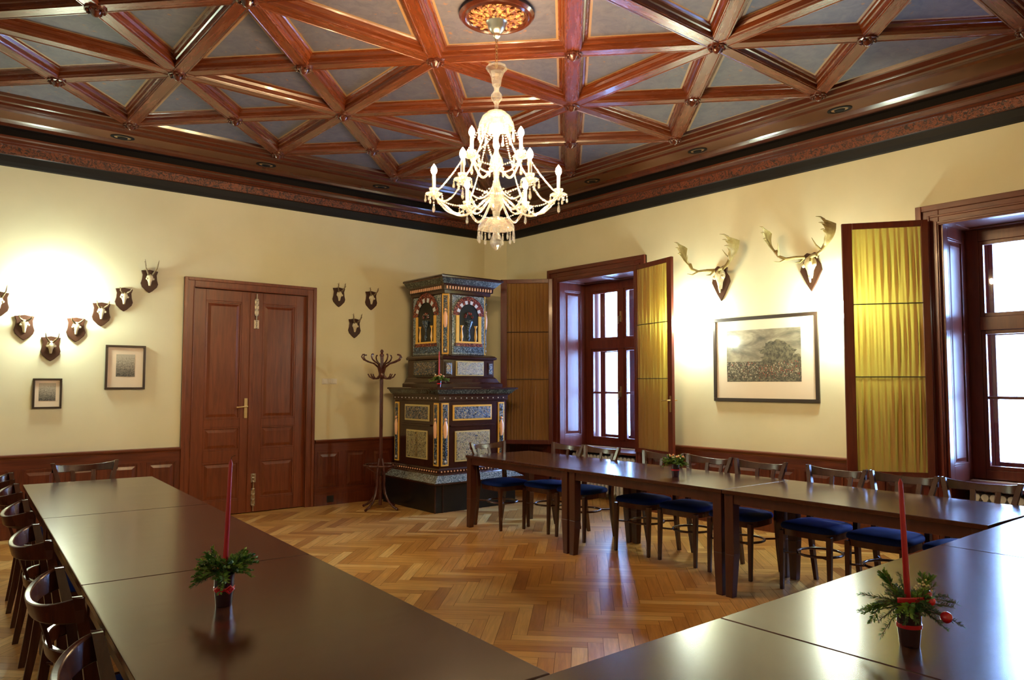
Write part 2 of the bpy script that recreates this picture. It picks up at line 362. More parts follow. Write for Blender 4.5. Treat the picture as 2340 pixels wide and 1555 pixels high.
GX = [-3.74 + k*1.50 for k in (-2,-1,0,1,2)]
GY = [-4.64 + (k+.5)*1.577 for k in (-3,-2,-1,0,1,2)]
def build_ceiling():
    mb = MB()
    mb.box(RX0-.3, .9, RY0-.3, .3, ZP+.004, ZP+.3, 2)
    def panel(poly):
        c = Vector((sum(p[0] for p in poly)/len(poly), sum(p[1] for p in poly)/len(poly)))
        def edge(i):
            p, q = poly[i], poly[(i+1) % len(poly)]
            return (p[0] == q[0] and p[0] in (GX[0], GX[-1])) or (p[1] == q[1] and p[1] in (GY[0], GY[-1]))
        def inset(d, db):
            n = len(poly); res = []
            for i in range(n):
                p0, p1, p2 = Vector(poly[i-1]), Vector(poly[i]), Vector(poly[(i+1) % n])
                a, b = (p1-p0).normalized(), (p2-p1).normalized()
                da, dd = (db if edge((i-1) % n) else d), (db if edge(i) else d)
                na, nb = Vector((-a.y, a.x)), Vector((-b.y, b.x))
                det = na.x*nb.y-na.y*nb.x
                res.append(p1 + Vector(((da*nb.y-dd*na.y)/det, (na.x*dd-nb.x*da)/det)))
            return res
        A, B_, D = inset(.04, -.10), inset(.112, -.052), inset(.130, -.034)
        n = len(poly)
        for (P, Q, m, z) in ((A, B_, 1, ZP), (B_, D, 3, ZP)):
            for i in range(n):
                j = (i+1) % n
                mb.add([(*P[i], z), (*Q[i], z), (*Q[j], z), (*P[j], z)], [(0,1,2,3)], m)
        mb.add([(*q, ZP) for q in reversed(D)], [tuple(range(n))], 0)
    for i in range(4):
        for j in range(5):
            x0, x1, y0, y1 = GX[i], GX[i+1], GY[j], GY[j+1]; c = ((x0+x1)/2, (y0+y1)/2)
            tri = {'S': [(x0,y0),(x1,y0),c], 'E': [(x1,y0),(x1,y1),c], 'N': [(x1,y1),(x0,y1),c], 'W': [(x0,y1),(x0,y0),c]}
            for k, t in tri.items():
                if j == 2 and ((i == 1 and k == 'E') or (i == 2 and k == 'W')): continue
                panel(t)
    xm = GX[2]; panel([(xm, GY[2]), ((GX[2]+GX[3])/2, -4.64), (xm, GY[3]), ((GX[1]+GX[2])/2, -4.64)])
    o = mb.build('ceiling', ['ceiling_paper', 'wood_beam', 'dark_gap', 'gold_line'])
    tag(o, 'coffered ceiling of grey paper panels between red-brown beams', 'ceiling', kind='structure')
    # beams: each runs the length of the ceiling
    half = [(.052,0),(.055,.009),(.061,.009),(.065,.018),(.069,.042),(.080,.046),(.084,.054),(.090,.066),(.102,.068),(.112,.077)]
    prof = [(-a, b) for a, b in reversed(half)] + [(-.046,0),(-.042,.004),(.042,.004),(.046,0)] + half
    def beam(a, b, dz):
        mb = MB(); v = Vector(b)-Vector(a); L = v.length; ang = math.atan2(v.y, v.x)
        n = len(prof)
        vs = [(0, d, z) for d, z in prof] + [(L, d, z) for d, z in prof]
        mb.add(vs, [(i, i+1, i+1+n, i+n) for i in range(n-1)], 0)
        mb.add([(0,0,.09),(L,0,.09)]+[], [], 0)
        o = mb.build('beam', 'wood_beam', CEIL)
        o.location = (a[0], a[1], ZB-dz); o.rotation_euler = (0, 0, ang)
    e = .0
    for i, x in enumerate(GX[1:-1]):
        if i == 1: beam((x, GY[0]), (x, GY[2]), .003); beam((x, GY[3]), (x, GY[5]), .003)
        else: beam((x, GY[0]), (x, GY[5]), .003)
    for y in GY[1:-1]:
        beam((GX[0], y), (GX[4], y), .0015)
    for k in range(-4, 4):                       # rising diagonals
        p = [(GX[i], GY[i-k]) for i in range(5) if 0 <= i-k <= 5]
        if len(p) > 1: beam(p[0], p[-1], 0)
    for k in range(1, 9):
        p = [(GX[i], GY[k-i]) for i in range(5) if 0 <= k-i <= 5]
        if len(p) > 1: beam(p[0], p[-1], -.0015)
    pts = [(x, y) for x in GX for y in GY] + [((GX[i]+GX[i+1])/2, (GY[j]+GY[j+1])/2) for i in range(4) for j in range(5)]
    first = None
    for (x, y) in pts:
        if first is None:
            mb = MB().lathe([(.072,.02),(.072,-.006),(.055,-.010),(.050,-.004),(.040,-.008),(.030,-.030),(.018,-.044),(.0,-.05)], 16)
            for k in range(8):
                a = k*PI/4; mb.ball((.052*math.cos(a), .052*math.sin(a), -.012), .013, 5)
            first = o = mb.build('boss', 'wood_cornice', CEIL, smooth=50)
        else:
            o = first.copy(); C.objects.link(o); o.parent = CEIL
        o.location = (x, y, ZB-.003)

CEIL = None
build_floor(); build_walls(); build_cornice()
CEIL = bpy.data.objects.new('ceiling_beams', None); C.objects.link(CEIL)
build_ceiling()
for o in bpy.data.objects:
    if o.name == 'ceiling':
        for ch in list(CEIL.children): ch.parent = o
bpy.data.objects.remove(CEIL)

# ------------------------------------------------------------------ wainscot (trim) on a wall, local frame: x along wall, -y out of it
def raised(mb, x0, x1, z0, z1, y, mat=0, d=.012, w=.035):
    """raised and fielded panel with a frame moulding; y is the panel's ground plane, out is -y"""
    mb.box(x0, x1, y-.004, y+.004, z0, z1, mat)
    for (a, b, c, e) in ((x0,x1,z0,z0+.018),(x0,x1,z1-.018,z1),(x0,x0+.018,z0+.018,z1-.018),(x1-.018,x1,z0+.018,z1-.018)):
        mb.box(a, b, y-.016, y, c, e, mat)
    i = w
    q0 = [(x0+i, y-.004, z0+i), (x1-i, y-.004, z0+i), (x1-i, y-.004, z1-i), (x0+i, y-.004, z1-i)]
    k = i+.03
    q1 = [(x0+k, y-d, z0+k), (x1-k, y-d, z0+k), (x1-k, y-d, z1-k), (x0+k, y-d, z1-k)]
    mb.add(q0+q1, [(4,5,6,7),(0,1,5,4),(1,2,6,5),(2,3,7,6),(3,0,4,7)], mat)
def wainscot(name, label, loc, rz, L, n):
    mb = MB()
    mb.box(0, L, -.012, 0, 0, .78)
    mb.box(0, L, -.032, -.012, 0, .13); mb.box(0, L, -.026, -.012, .13, .15)
    mb.box(0, L, -.024, -.012, .15, .20, 1); mb.box(0, L, -.024, -.012, .66, .76, 1)
    mb.prism([(-.0,.76),(-.03,.76),(-.036,.772),(-.05,.78),(-.055,.795),(-.05,.805),(0,.808)], 0, L, 1, 'yz')
    p = L/n
    for i in range(n+1):
        a, b = max(0, i*p-.04), min(L, i*p+.04); mb.box(a, b, -.024, -.012, .20, .66)
    for i in range(n): raised(mb, i*p+.04, (i+1)*p-.04, .20, .66, -.012)
    o = mb.build(name, ['wood_panel', 'wood_rail']); o.location = loc; o.rotation_euler = (0, 0, rz)
    tag(o, label, 'wainscot', kind='structure')
wainscot('trim_2', 'dark red panelled wainscot between the door and the stove', (-2.93, 0, 0), 0, 2.62, 7)
wainscot('trim_3', 'dark red panelled wainscot below the small engravings', (RX0, 0, 0), 0, 3.0, 8)
wainscot('trim_4', 'short panelled wainscot in the stove corner', (0, -.15, 0), -PI/2, .93, 2)
wainscot('trim_5', 'panelled wainscot between the two windows', (0, -2.84, 0), -PI/2, 3.08, 8)
wainscot('trim_7', 'panelled wainscot on the wall behind the row of chairs', (RX0, RY0, 0), PI/2, 9.24, 22)
wainscot('trim_6', 'panelled wainscot beyond the near window', (0, -7.68, 0), -PI/2, 1.6, 4)

# ------------------------------------------------------------------ door
def build_door():
    d = thing('door_1', 'red-brown panelled double door in a moulded frame', 'door', (0, 0, 0), kind='structure')
    mb = MB()
    # architrave: stepped casing round the opening
    for (w0, w1, t) in ((0, .11, .022), (.075, .11, .04), (.0, .012, .03)):
        mb.box(DX0-w1+.02, DX0-w0+.02, -t, 0, 0, DZ+w1-.02); mb.box(DX1+w0-.02, DX1+w1-.02, -t, 0, 0, DZ+w1-.02)
        mb.box(DX0-w0+.02, DX1+w0-.02, -t, 0, DZ+w0-.02, DZ+w1-.02)
    mb.box(DX0-.0, DX0+.02, 0, .14, 0, DZ); mb.box(DX1-.02, DX1, 0, .14, 0, DZ); mb.box(DX0+.02, DX1-.02, 0, .14, DZ-.02, DZ)
    mb.build('door_frame', 'wood_door', d, bevel=.004)
    mid = -3.715
    for (x0, x1, px0, px1) in ((DX0+.022, mid, -4.25, -3.84), (mid+.004, DX1-.022, -3.59, -3.175)):
        mb = MB(); y = .03; t = .045
        zs = [0.008, .165, .605, .735, 1.0, 1.09, 2.45, DZ-.022]
        mb.box(x0, px0, y, y+t, zs[0], zs[-1]); mb.box(px1, x1, y, y+t, zs[0], zs[-1])
        for a, b in ((0,1),(2,3),(4,5),(6,7)): mb.box(px0, px1, y, y+t, zs[a], zs[b])
        for a, b in ((1,2),(3,4),(5,6)): raised(mb, px0, px1, zs[a], zs[b], y+.018, 0, .014, .03)
        if x0 > mid: mb.box(mid-.028, mid+.02, y-.012, y, .008, DZ-.03)
        mb.build('door_leaf', 'wood_door', d, bevel=.003)
    # lever handle on its plate
    x = -3.775
    mb = MB(); mb.box(x-.018, x+.018, .018, .03, 1.10, 1.33, 0); mb.lathe([(.012,0),(.012,.01)], 10, (0,0,0))
    mb = MB(); mb.box(x-.018, x+.018, .018, .03, 1.10, 1.33)
    mb.tube([(x, .02, 1.235), (x, -.03, 1.235), (x-.03, -.04, 1.235), (x-.12, -.04, 1.228)], [.010,.010,.009,.007], 8)
    mb.ball((x-.12, -.04, 1.228), .011, 6)
    tag(mb.build('door_handle', 'brass', d, smooth=40), 'brass lever handle')
    for (z0, z1, zz) in ((2.16, 2.56, 1), (.02, .44, -1)):
        mb = MB(); bx = mid+.045
        mb.tube([(bx, .012, z0), (bx, .012, z1)], .008, 8)
        zc = (z1-.16 if zz > 0 else z0+.16)
        mb.box(bx-.024, bx+.024, .016, .022, zc-.09, zc+.09)
        for q in (-.09, .09, -.03, .03): mb.lathe([(.02,-.012),(.024,0),(.02,.012)], 10, (bx, .014, zc+q))
        e = z0 if zz > 0 else z1
        for q in (0, .04, .08): mb.ball((bx, .008, e + q*zz), .016, 6)
        mb.box(bx-.03, bx+.03, .018, .024, e-.01 if zz > 0 else e-.09, e+.09 if zz > 0 else e+.01)
        tag(mb.build('door_bolt', 'old_brass', d, smooth=40), 'ornate brass bolt')
build_door()
# ------------------------------------------------------------------ windows: local x = -y world, local +y = into the wall
def build_window(n, ya, yb, label):
    w = thing('window_%d' % n, label, 'window', (0, yb, 0), -PI/2, kind='structure')
    L = yb-ya; H0, H1 = WZ0, WZ1; D = .50
    mb = MB()
    for (w0, w1, t) in ((-.01, .17, .025), (.12, .17, .05), (.0, .02, .035), (.06, .08, .035)):
        mb.box(-w1, -w0, -t, 0, 0, H1+w1-.03, 0); mb.box(L+w0, L+w1, -t, 0, 0, H1+w1-.03, 0); mb.box(-w0, L+w0, -t, 0, H1+w0-.03, H1+w1-.03, 1)
    mb.build('architrave', ['wood_window', 'wood_rail'], w, bevel=.004)
    # panelled reveals and head
    for s, x in ((1, 0.0), (-1, L)):
        mb = MB()
        mb.T = Matrix.Translation((x, 0, 0)) @ Matrix.Rotation(PI/2 if s > 0 else -PI/2, 4, 'Z')
        # local: along = depth, out = toward opening
        if s > 0: a0, a1 = 0.0, D
        else: a0, a1 = -D, 0.0
        mb.box(a0, a1, -.02, .0, .0, H1)
        mb.box(a0, a0+.09, -.035, -.02, .0, H1); mb.box(a1-.09, a1, -.035, -.02, .0, H1)
        for (p, q) in ((.0, .80), (2.78, H1)): mb.box(a0+.09, a1-.09, -.035, -.02, p, q)
        raised(mb, a0+.09, a1-.09, .80, 2.78, -.02, 0, .014, .03)
        mb.build('reveal', 'wood_window', w, bevel=.003)
    mb = MB(); mb.box(0, L, 0, D, H1-.02, H1)
    mb.box(.0, L, 0, .08, H1-.035, H1-.02); mb.box(0, L, D-.08, D, H1-.035, H1-.02)
    for x in (0, L/2-.05, L-.1): mb.box(x, x+.1, .08, D-.08, H1-.035, H1-.02)
    mb.build('head_panel', 'wood_rail', w, bevel=.003)
    mb = MB(); mb.box(.02, L-.02, .03, D+.02, .625, .655); mb.box(.02, L-.02, .42-.02, .42, .3, .625)
    mb.build('window_sill', 'wood_rail', w, bevel=.005)
    # two layers of casements
    def layer(y, ins):
        mb = MB(); a, b = .035+ins, L-.035-ins; z0, z1 = H0+ins*.4, H1-.02-ins*.4
        fw = .10 if ins == 0 else .05; top = z1-.12 if ins == 0 else z1-.05
        mb.box(a, a+fw, y, y+.06, z0, z1); mb.box(b-fw, b, y, y+.06, z0, z1)
        mb.box(a+fw, b-fw, y, y+.06, z0, z0+.09); mb.box(a+fw, b-fw, y, y+.06, top, z1)
        m = L/2
        mb.box(m-.045, m+.045, y-.012, y+.05, z0+.09, top)
        mb.box(a+fw, b-fw, y-.018, y+.05, 1.98, 2.10)
        for (p, q) in ((a+fw, m-.045), (m+.045, b-fw)):
            for (u, v) in ((z0+.09, 1.98), (2.10, top)):
                mb.box(p, p+.035, y+.005, y+.045, u, v); mb.box(q-.035, q, y+.005, y+.045, u, v)
                mb.box(p+.035, q-.035, y+.005, y+.045, u, u+.035); mb.box(p+.035, q-.035, y+.005, y+.045, v-.035, v)
            mb.box(p+.035, q-.035, y+.012, y+.04, 1.37, 1.395)
        mb.build('casement', 'wood_window', w, bevel=.003)
        g = MB()
        for (p, q) in ((a+fw+.035, m-.08), (m+.08, b-fw-.035)):
            for (u, v) in ((z0+.125, 1.37), (1.395, 1.945), (2.135, top-.035)):
                g.box(p, q, y+.024, y+.028, u, v)
        g.build('glass', 'window_glass', w)
    layer(D, 0); layer(D+.24, .05)
    # boxing between the layers
    mb = MB(); mb.box(0, .04, D, .85, 0, H1); mb.box(L-.04, L, D, .85, 0, H1); mb.box(.04, L-.04, D, .85, H1-.02, H1); mb.box(.04, L-.04, D, .85, WZ0-.02, WZ0+.01)
    mb.build('window_box', 'wood_window', w)
    mb = MB()
    for z in (1.40, 2.40):
        mb.box(L/2-.012, L/2+.012, D-.022, D-.012, z-.07, z+.07)
        mb.tube([(L/2, D-.02, z), (L/2, D-.06, z), (L/2, D-.065, z-.09)], .008, 6); mb.ball((L/2, D-.065, z-.09), .012, 6)
    tag(mb.build('window_handle', 'brass', w, smooth=40), 'brass window handle')
    return w
build_window(1, *WIN[0], 'far double window in a red-brown panelled niche')
build_window(2, *WIN[1], 'near double window in a red-brown panelled niche')

# ------------------------------------------------------------------ radiators in the niches
def radiator(yc, label):
    t = thing('radiator', label, 'radiator', (.19, yc, 0), -PI/2, 'radiators under the windows')
    mb = MB(); n = 17; w = 1.1; p = w/n
    for i in range(n):
        x = -w/2+(i+.5)*p
        for y in (-.06, 0, .06):
            mb.tube([(x, y, .10), (x, y, .56)], .020, 6)
        mb.tube([(x, -.075, .12), (x, .075, .12)], .026, 6); mb.tube([(x, -.075, .555), (x, .075, .555)], .030, 8)
    mb.build('rib', 'radiator_paint', t, smooth=60).name = 'radiator_body'
    for x in (-w/2+.03, w/2-.03): MB().box(x-.02, x+.02, -.07, .07, 0, .11).build('foot', 'radiator_paint', t)
    mb = MB().tube([(w/2, 0, .55), (w/2+.05, 0, .55)], .012, 8); mb.ball((w/2+.05, 0, .55), .028, 8)
    mb.build('valve', 'white_plastic', t, smooth=50)
radiator(-1.96, 'ribbed radiator in the niche of the far window')
radiator(-6.80, 'ribbed radiator in the niche of the near window')

# ------------------------------------------------------------------ folding shutters with ochre curtain panels
def shutter(h, e, label, pleats, handle=False):
    h, e = Vector(h), Vector(e); v = e-h; L = v.length; ang = math.atan2(v.y, v.x)
    t = thing('curtained_shutter', label, 'shutter', (h.x, h.y, .69), ang)
    H = 2.24; s = .055; th = .018; s2 = .085
    mb = MB(); mb.box(0, s, -th, th, 0, H); mb.box(L-s2, L, -th, th, 0, H); mb.box(s, L-s2, -th, th, 0, s); mb.box(s, L-s2, -th, th, H-s, H)
    mb.build('shutter_frame', 'wood_window', t, bevel=.004)
    mb = MB(); R = random.Random(int(L*9999)); ph = [R.random()*6 for _ in range(4)]
    zr = [0, .82, 1.46, H-2*s]
    def f(u, w):
        z = w*(H-2*s)
        d = min(abs(z-q) for q in zr)
        a = .004+.011*min(1, d/.22)
        x = s+.002+(L-s-s2-.004)*u
        y = a*.7*math.sin(u*pleats*2*PI+ph[0]+.9*math.sin(3*z+ph[1])+1.3*math.sin(u*7+ph[3])) + a*.5*math.sin(u*pleats*4.7+ph[2]+z*1.3) + a*.3*math.sin(u*pleats*11+ph[1]-z)
        return (x, y, s+z)
    mb.sheet(f, pleats*10, 26)
    mb.build('curtain_panel', 'ochre_curtain', t, smooth=80)
    for z in (.82, 1.46):
        for q in (-.0165, .0165): MB().tube([(s, q, s+z), (L-s2, q, s+z)], .0045, 6).build('curtain_rod', 'iron', t, smooth=60)
    if handle:
        mb = MB(); x = L-.03
        for sy in (1,):
            mb.box(x-.014, x+.014, th*sy, th*sy+.006, .50, .68)
            mb.tube([(x, th, .63), (x, th+.045, .63), (x-.09, th+.055, .625)], [.008,.008,.006], 8); mb.ball((x-.09, th+.055, .625), .010, 6)
        for sy in (-1,):
            mb.box(x-.014, x+.014, -th-.006, -th, .50, .68)
            mb.tube([(x, -th, .63), (x, -th-.045, .63), (x-.09, -th-.055, .625)], [.008,.008,.006], 8); mb.ball((x-.09, -th-.055, .625), .010, 6)
        mb.build('shutter_handle', 'brass', t, smooth=40)
shutter((-.075, -1.235), (-.56, -.715), 'open shutter with brown-ochre pleated curtain beside the tiled stove', 14)
shutter((-.075, -2.70), (-.28, -3.43), 'narrow-looking open shutter with yellow curtain and brass handle by the far window', 9, True)
shutter((-.075, -6.04), (-.47, -5.47), 'wide open shutter with yellow gathered curtain beside the near window', 11)

# ------------------------------------------------------------------ tables
def make_table(L, W):
    t = thing('conference_table', 'x', 'table')
    MB().box(0, L, 0, W, .722, .75).build('tabletop', 'wood_table', t, bevel=.004)
    mb = MB(); i = .02; z0, z1 = .655, .721
    mb.box(.08, L-.08, i, i+.022, z0, z1); mb.box(.08, L-.08, W-i-.022, W-i, z0, z1); mb.box(i, i+.022, .08, W-.08, z0, z1); mb.box(L-i-.022, L-i, .08, W-.08, z0, z1)
    mb.build('apron', 'wood_table_leg', t, bevel=.002)
    a = .0365
    for (x, y, sx, sy) in ((.012, .012, 1, 1), (L-.012, .012, -1, 1), (.012, W-.012, 1, -1), (L-.012, W-.012, -1, -1)):
        c1 = (x+sx*a, y+sy*a); mb = MB()
        mb.taper(c1, c1, .30, .721, (a, a), (a, a)); b = .027
        c0 = (x+sx*b, y+sy*b); mb.taper(c0, c1, 0, .30, (b, b), (a, a))
        mb.build('leg', 'wood_table_leg', t, bevel=.003)
    return t
def place_table(x, y, rz, L, W, label, group='conference tables set out in a horseshoe'):
    t = make_table(L, W); t.location = (x, y, 0); t.rotation_euler = (0, 0, rz); t['label'] = label; t['group'] = group; return t
G_T = 'conference tables set out in a horseshoe'
LA = math.atan2(5.13, .31)             # left row runs along this line (from near to far)
dl = Vector((math.cos(LA), math.sin(LA)))
def left_pt(y): return Vector((-5.31 - (-2.14-y)*.0604, y))
gap = .004
for (y0, y1, lab) in ((-2.13, -3.86, 'dark brown table nearest the door, one chair at its far head'),
                      (-3.86, -5.56, 'middle dark brown table of the row with the line of chairs seen from behind'),
                      (-5.56, -7.243, 'dark brown table carrying the red candle on its near end')):
    p1, p0 = left_pt(y0), left_pt(y1); L = (p1-p0).length-gap
    # local x runs from near to far; local +y is to the left (toward the chairs)
    place_table(p0.x, p0.y, LA, L, .88, lab)
def right_x(y): return -2.27 - (-2.28-y)*.033
RA = math.atan2(4.94, .163)
for (y0, y1, lab) in ((-2.28, -3.885, 'dark brown table nearest the tiled stove'),
                      (-3.885, -5.53, 'dark brown table with the small green and orange arrangement'),
                      (-5.53, -7.238, 'dark brown table beside the near window, next to the blue seats')):
    p1 = Vector((right_x(y0)+.88, y0)); p0 = Vector((right_x(y1)+.88, y1)); L = (p1-p0).length-gap
    place_table(p0.x, p0.y, RA, L, .88, lab)
fx = [-6.61, -4.885, -3.155, -1.43]
for i, lab in enumerate(('dark brown table in the near corner where both rows meet', 'dark brown near table under the spruce and candle arrangement, between two seams',
                         'dark brown near table shining with window light')):
    if i < 3: place_table(fx[i]+.002, -8.125, 0, fx[i+1]-fx[i]-gap, .88, lab)

# ------------------------------------------------------------------ chairs (face +y)
def make_chair():
    t = thing('dining_chair', 'x', 'chair')
    W = .235
    # cushion: rounded trapezoid, domed
    out = []
    for k in range(40):
        a = 2*PI*k/40; c, s_ = math.cos(a), math.sin(a)
        x = .212*math.copysign(abs(c)**.45, c); y = .205*math.copysign(abs(s_)**.5, s_)
        x *= 1+.06*(y/.2); out.append((x, y+.005))
    mb = MB(); vs = []
    lay = [(.97, .445), (1.0, .452), (1.0, .468), (.96, .482), (.85, .490), (.5, .498)]
    for (q, z) in lay: vs += [(x*q, y*q, z) for x, y in out]
    vs.append((0, 0, .500)); n = 40
    fs = [(i*n+k, i*n+(k+1) % n, (i+1)*n+(k+1) % n, (i+1)*n+k) for i in range(len(lay)-1) for k in range(n)]
    fs += [((len(lay)-1)*n+k, (len(lay)-1)*n+(k+1) % n, len(vs)-1) for k in range(n)] + [tuple(range(n-1, -1, -1))]
    mb.add(vs, fs); tag(mb.build('seat_cushion', 'blue_seat', t, smooth=50), 'blue upholstered seat')
    mb = MB(); n = 40; vs = []
    for (q, z) in ((.95, .400), (.95, .444), (.84, .444), (.84, .400)): vs += [(x*q, y*q, z) for x, y in out]
    mb.add(vs, [(i*n+k, i*n+(k+1) % n, ((i+1) % 4)*n+(k+1) % n, ((i+1) % 4)*n+k) for i in range(4) for k in range(n)])
    mb.build('seat_frame', 'wood_chair', t, smooth=40)
    for s in (-1, 1):
        mb = MB(); a = .019
        mb.taper((s*.185, .185), (s*.183, .172), 0, .43, (.013, .013), (a, a)); mb.build('leg', 'wood_chair', t, bevel=.004)
        # rear leg sweeping up into the back post
        mb = MB(); P = [(s*.175, -.265, 0), (s*.178, -.235, .18), (s*.183, -.205, .42), (s*.182, -.212, .52), (s*.190, -.242, .72), (s*.228, -.275, .872)]
        S = [(.013,.015),(.015,.019),(.017,.021),(.017,.021),(.016,.018),(.015,.013)]
        for i in range(5):
            mb.taper(P[i][:2], P[i+1][:2], P[i][2], P[i+1][2], S[i], S[i+1])
        mb.build('back_leg', 'wood_chair', t)
    # curved crest rail and lower rail
    def rail(z0, z1, hw, y0, sag, name, th=.010, lean=.18, dish=0):
        mb = MB(); n = 22; vs = []
        for i in range(n+1):
            u = -1+2*i/n; x = hw*math.sin(u*1.25)/math.sin(1.25); y = y0 - sag*(1-u*u)**.85 if abs(u) < 1 else y0
            for (dy, z, up) in ((-th, z0, 0), (th, z0, 0), (th, z1, 1), (-th, z1, 1)):
                edge = (-.034*(1-u*u) if up else -.012*(1-u*u))*dish
                vs.append((x, y+dy-(z-z0)*lean, z+edge))
        fs = []
        for i in range(n):
            for k in range(4): fs.append((i*4+k, (i+1)*4+k, (i+1)*4+(k+1) % 4, i*4+(k+1) % 4))
        fs += [(3,2,1,0), (n*4, n*4+1, n*4+2, n*4+3)]
        mb.add(vs, fs); mb.build(name, 'wood_chair', t, bevel=.004, smooth=40)
    rail(.800, .872, .234, -.262, .105, 'crest_rail', dish=1)
    rail(.655, .700, .190, -.235, .085, 'lower_rail')
    for s in (-1, 1):
        mb = MB(); mb.taper((s*.07, -.318), (s*.075, -.353), .68, .80, (.016, .006), (.016, .006)); mb.build('slat', 'wood_chair', t)
    # bentwood stretcher ring under the seat
    mb = MB(); pts = [(.155*math.cos(a), .165*math.sin(a)-.02, .265) for a in [2*PI*k/28 for k in range(29)]]
    mb.tube(pts, .010, 8, cap=False)
    for s in (-1, 1):
        mb.tube([(s*.10, .12, .265), (s*.18, .165, .268)], .008, 6); mb.tube([(s*.10, -.14, .265), (s*.175, -.225, .268)], .008, 6)
    mb.build('stretcher', 'wood_chair', t, smooth=60)
    return t
chair0 = make_chair(); used = [False]
def place_chair(x, y, rz, label, group):
    if not used[0]: t = chair0; used[0] = True
    else: t = copy_tree(chair0)
    t.location = (x, y, 0); t.rotation_euler = (0, 0, rz); t['label'] = label; t['group'] = group
G1 = 'chairs along the window wall'; G2 = 'chairs seen from behind along the row of tables'; G3 = 'chairs at the heads of the rows'
jr = random.Random(5)
for y, lab in ((-2.915, 'dark wooden chair with blue seat, nearest the stove under the far window'),
               (-3.415, 'dark wooden chair with blue seat in front of the far radiator'),
               (-4.20, 'dark wooden chair with blue seat behind the small arrangement, below the curtained shutter'),
               (-4.69, 'dark wooden chair with blue seat, just to the right of the small green arrangement'),
               (-5.21, 'dark wooden chair with blue seat below the hunting print'),
               (-5.85, 'dark wooden chair with blue seat, its crest rail crossing the wide shutter edge'),
               (-6.345, 'dark wooden chair with bright blue seat in front of the wide yellow shutter'),
               (-6.845, 'dark wooden chair with bright blue seat in front of the near window')):
    place_chair(-1.665-.02*jr.random() - max(0, -5.5-y)*.02, y, PI/2 + jr.uniform(-.03, .03), lab, G1)
place_chair(-1.935, -2.485, PI, 'dark wooden chair with blue seat at the stove end of the table row', G3)
place_chair(-5.735, -2.12, PI+.02, 'dark wooden chair at the far table head, back against the panelling beside the door', G3)
for y, lab in ((-2.62, 'dark bentwood chair farthest along the row of chair backs'),
               (-3.33, 'dark bentwood chair second farthest in the row of chair backs'),
               (-4.13, 'dark bentwood chair third farthest in the row of chair backs'),
               (-4.98, 'dark bentwood chair third nearest in the row of chair backs'),
               (-5.96, 'dark bentwood chair second nearest, its curved back fully in view'),
               (-6.80, 'dark bentwood chair nearest the viewer, cut by the lower picture edge')):
    x = -6.13 - (-4.13-y)*.058
    place_chair(x, y, -PI/2 - .06 + jr.uniform(-.03, .03), lab, G2)

# ------------------------------------------------------------------ pictures
def picture(name, loc, rz, W, H, iw, ih, iy, label, cat, fw=.022, art='engraving_small'):
    t = thing(name, label, cat, loc, rz)
    mb = MB()
    for (a, b, c, d) in ((-W/2, W/2, -H/2, -H/2+fw), (-W/2, W/2, H/2-fw, H/2), (-W/2, -W/2+fw, -H/2+fw, H/2-fw), (W/2-fw, W/2, -H/2+fw, H/2-fw)):
        mb.box(a, b, -.025, 0, c, d)
    mb.build('picture_frame', 'frame_black', t, bevel=.003)
    MB().box(-W/2+fw, W/2-fw, -.010, -.004, -H/2+fw, H/2-fw).build('mount', 'mount_paper', t)
    if art: MB().box(-iw/2, iw/2, -.0115, -.0105, iy-ih/2, iy+ih/2).build('print', art, t)
    mb = MB(); mb.add([(-W/2+fw, -.018, -H/2+fw), (W/2-fw, -.018, -H/2+fw), (W/2-fw, -.018, H/2-fw), (-W/2+fw, -.018, H/2-fw)], [(0,1,2,3)])
    mb.build('glass', 'picture_glass', t)
    return t
picture('framed_engraving', (-5.07, -.001, 1.67), 0, .385, .465, .18, .235, .02, 'larger of the two small framed engravings, beside the door', 'picture')
picture('framed_engraving', (-5.77, -.001, 1.40), 0, .25, .30, .145, .175, .015, 'smaller framed engraving hanging below the row of roe antlers', 'picture', .018)
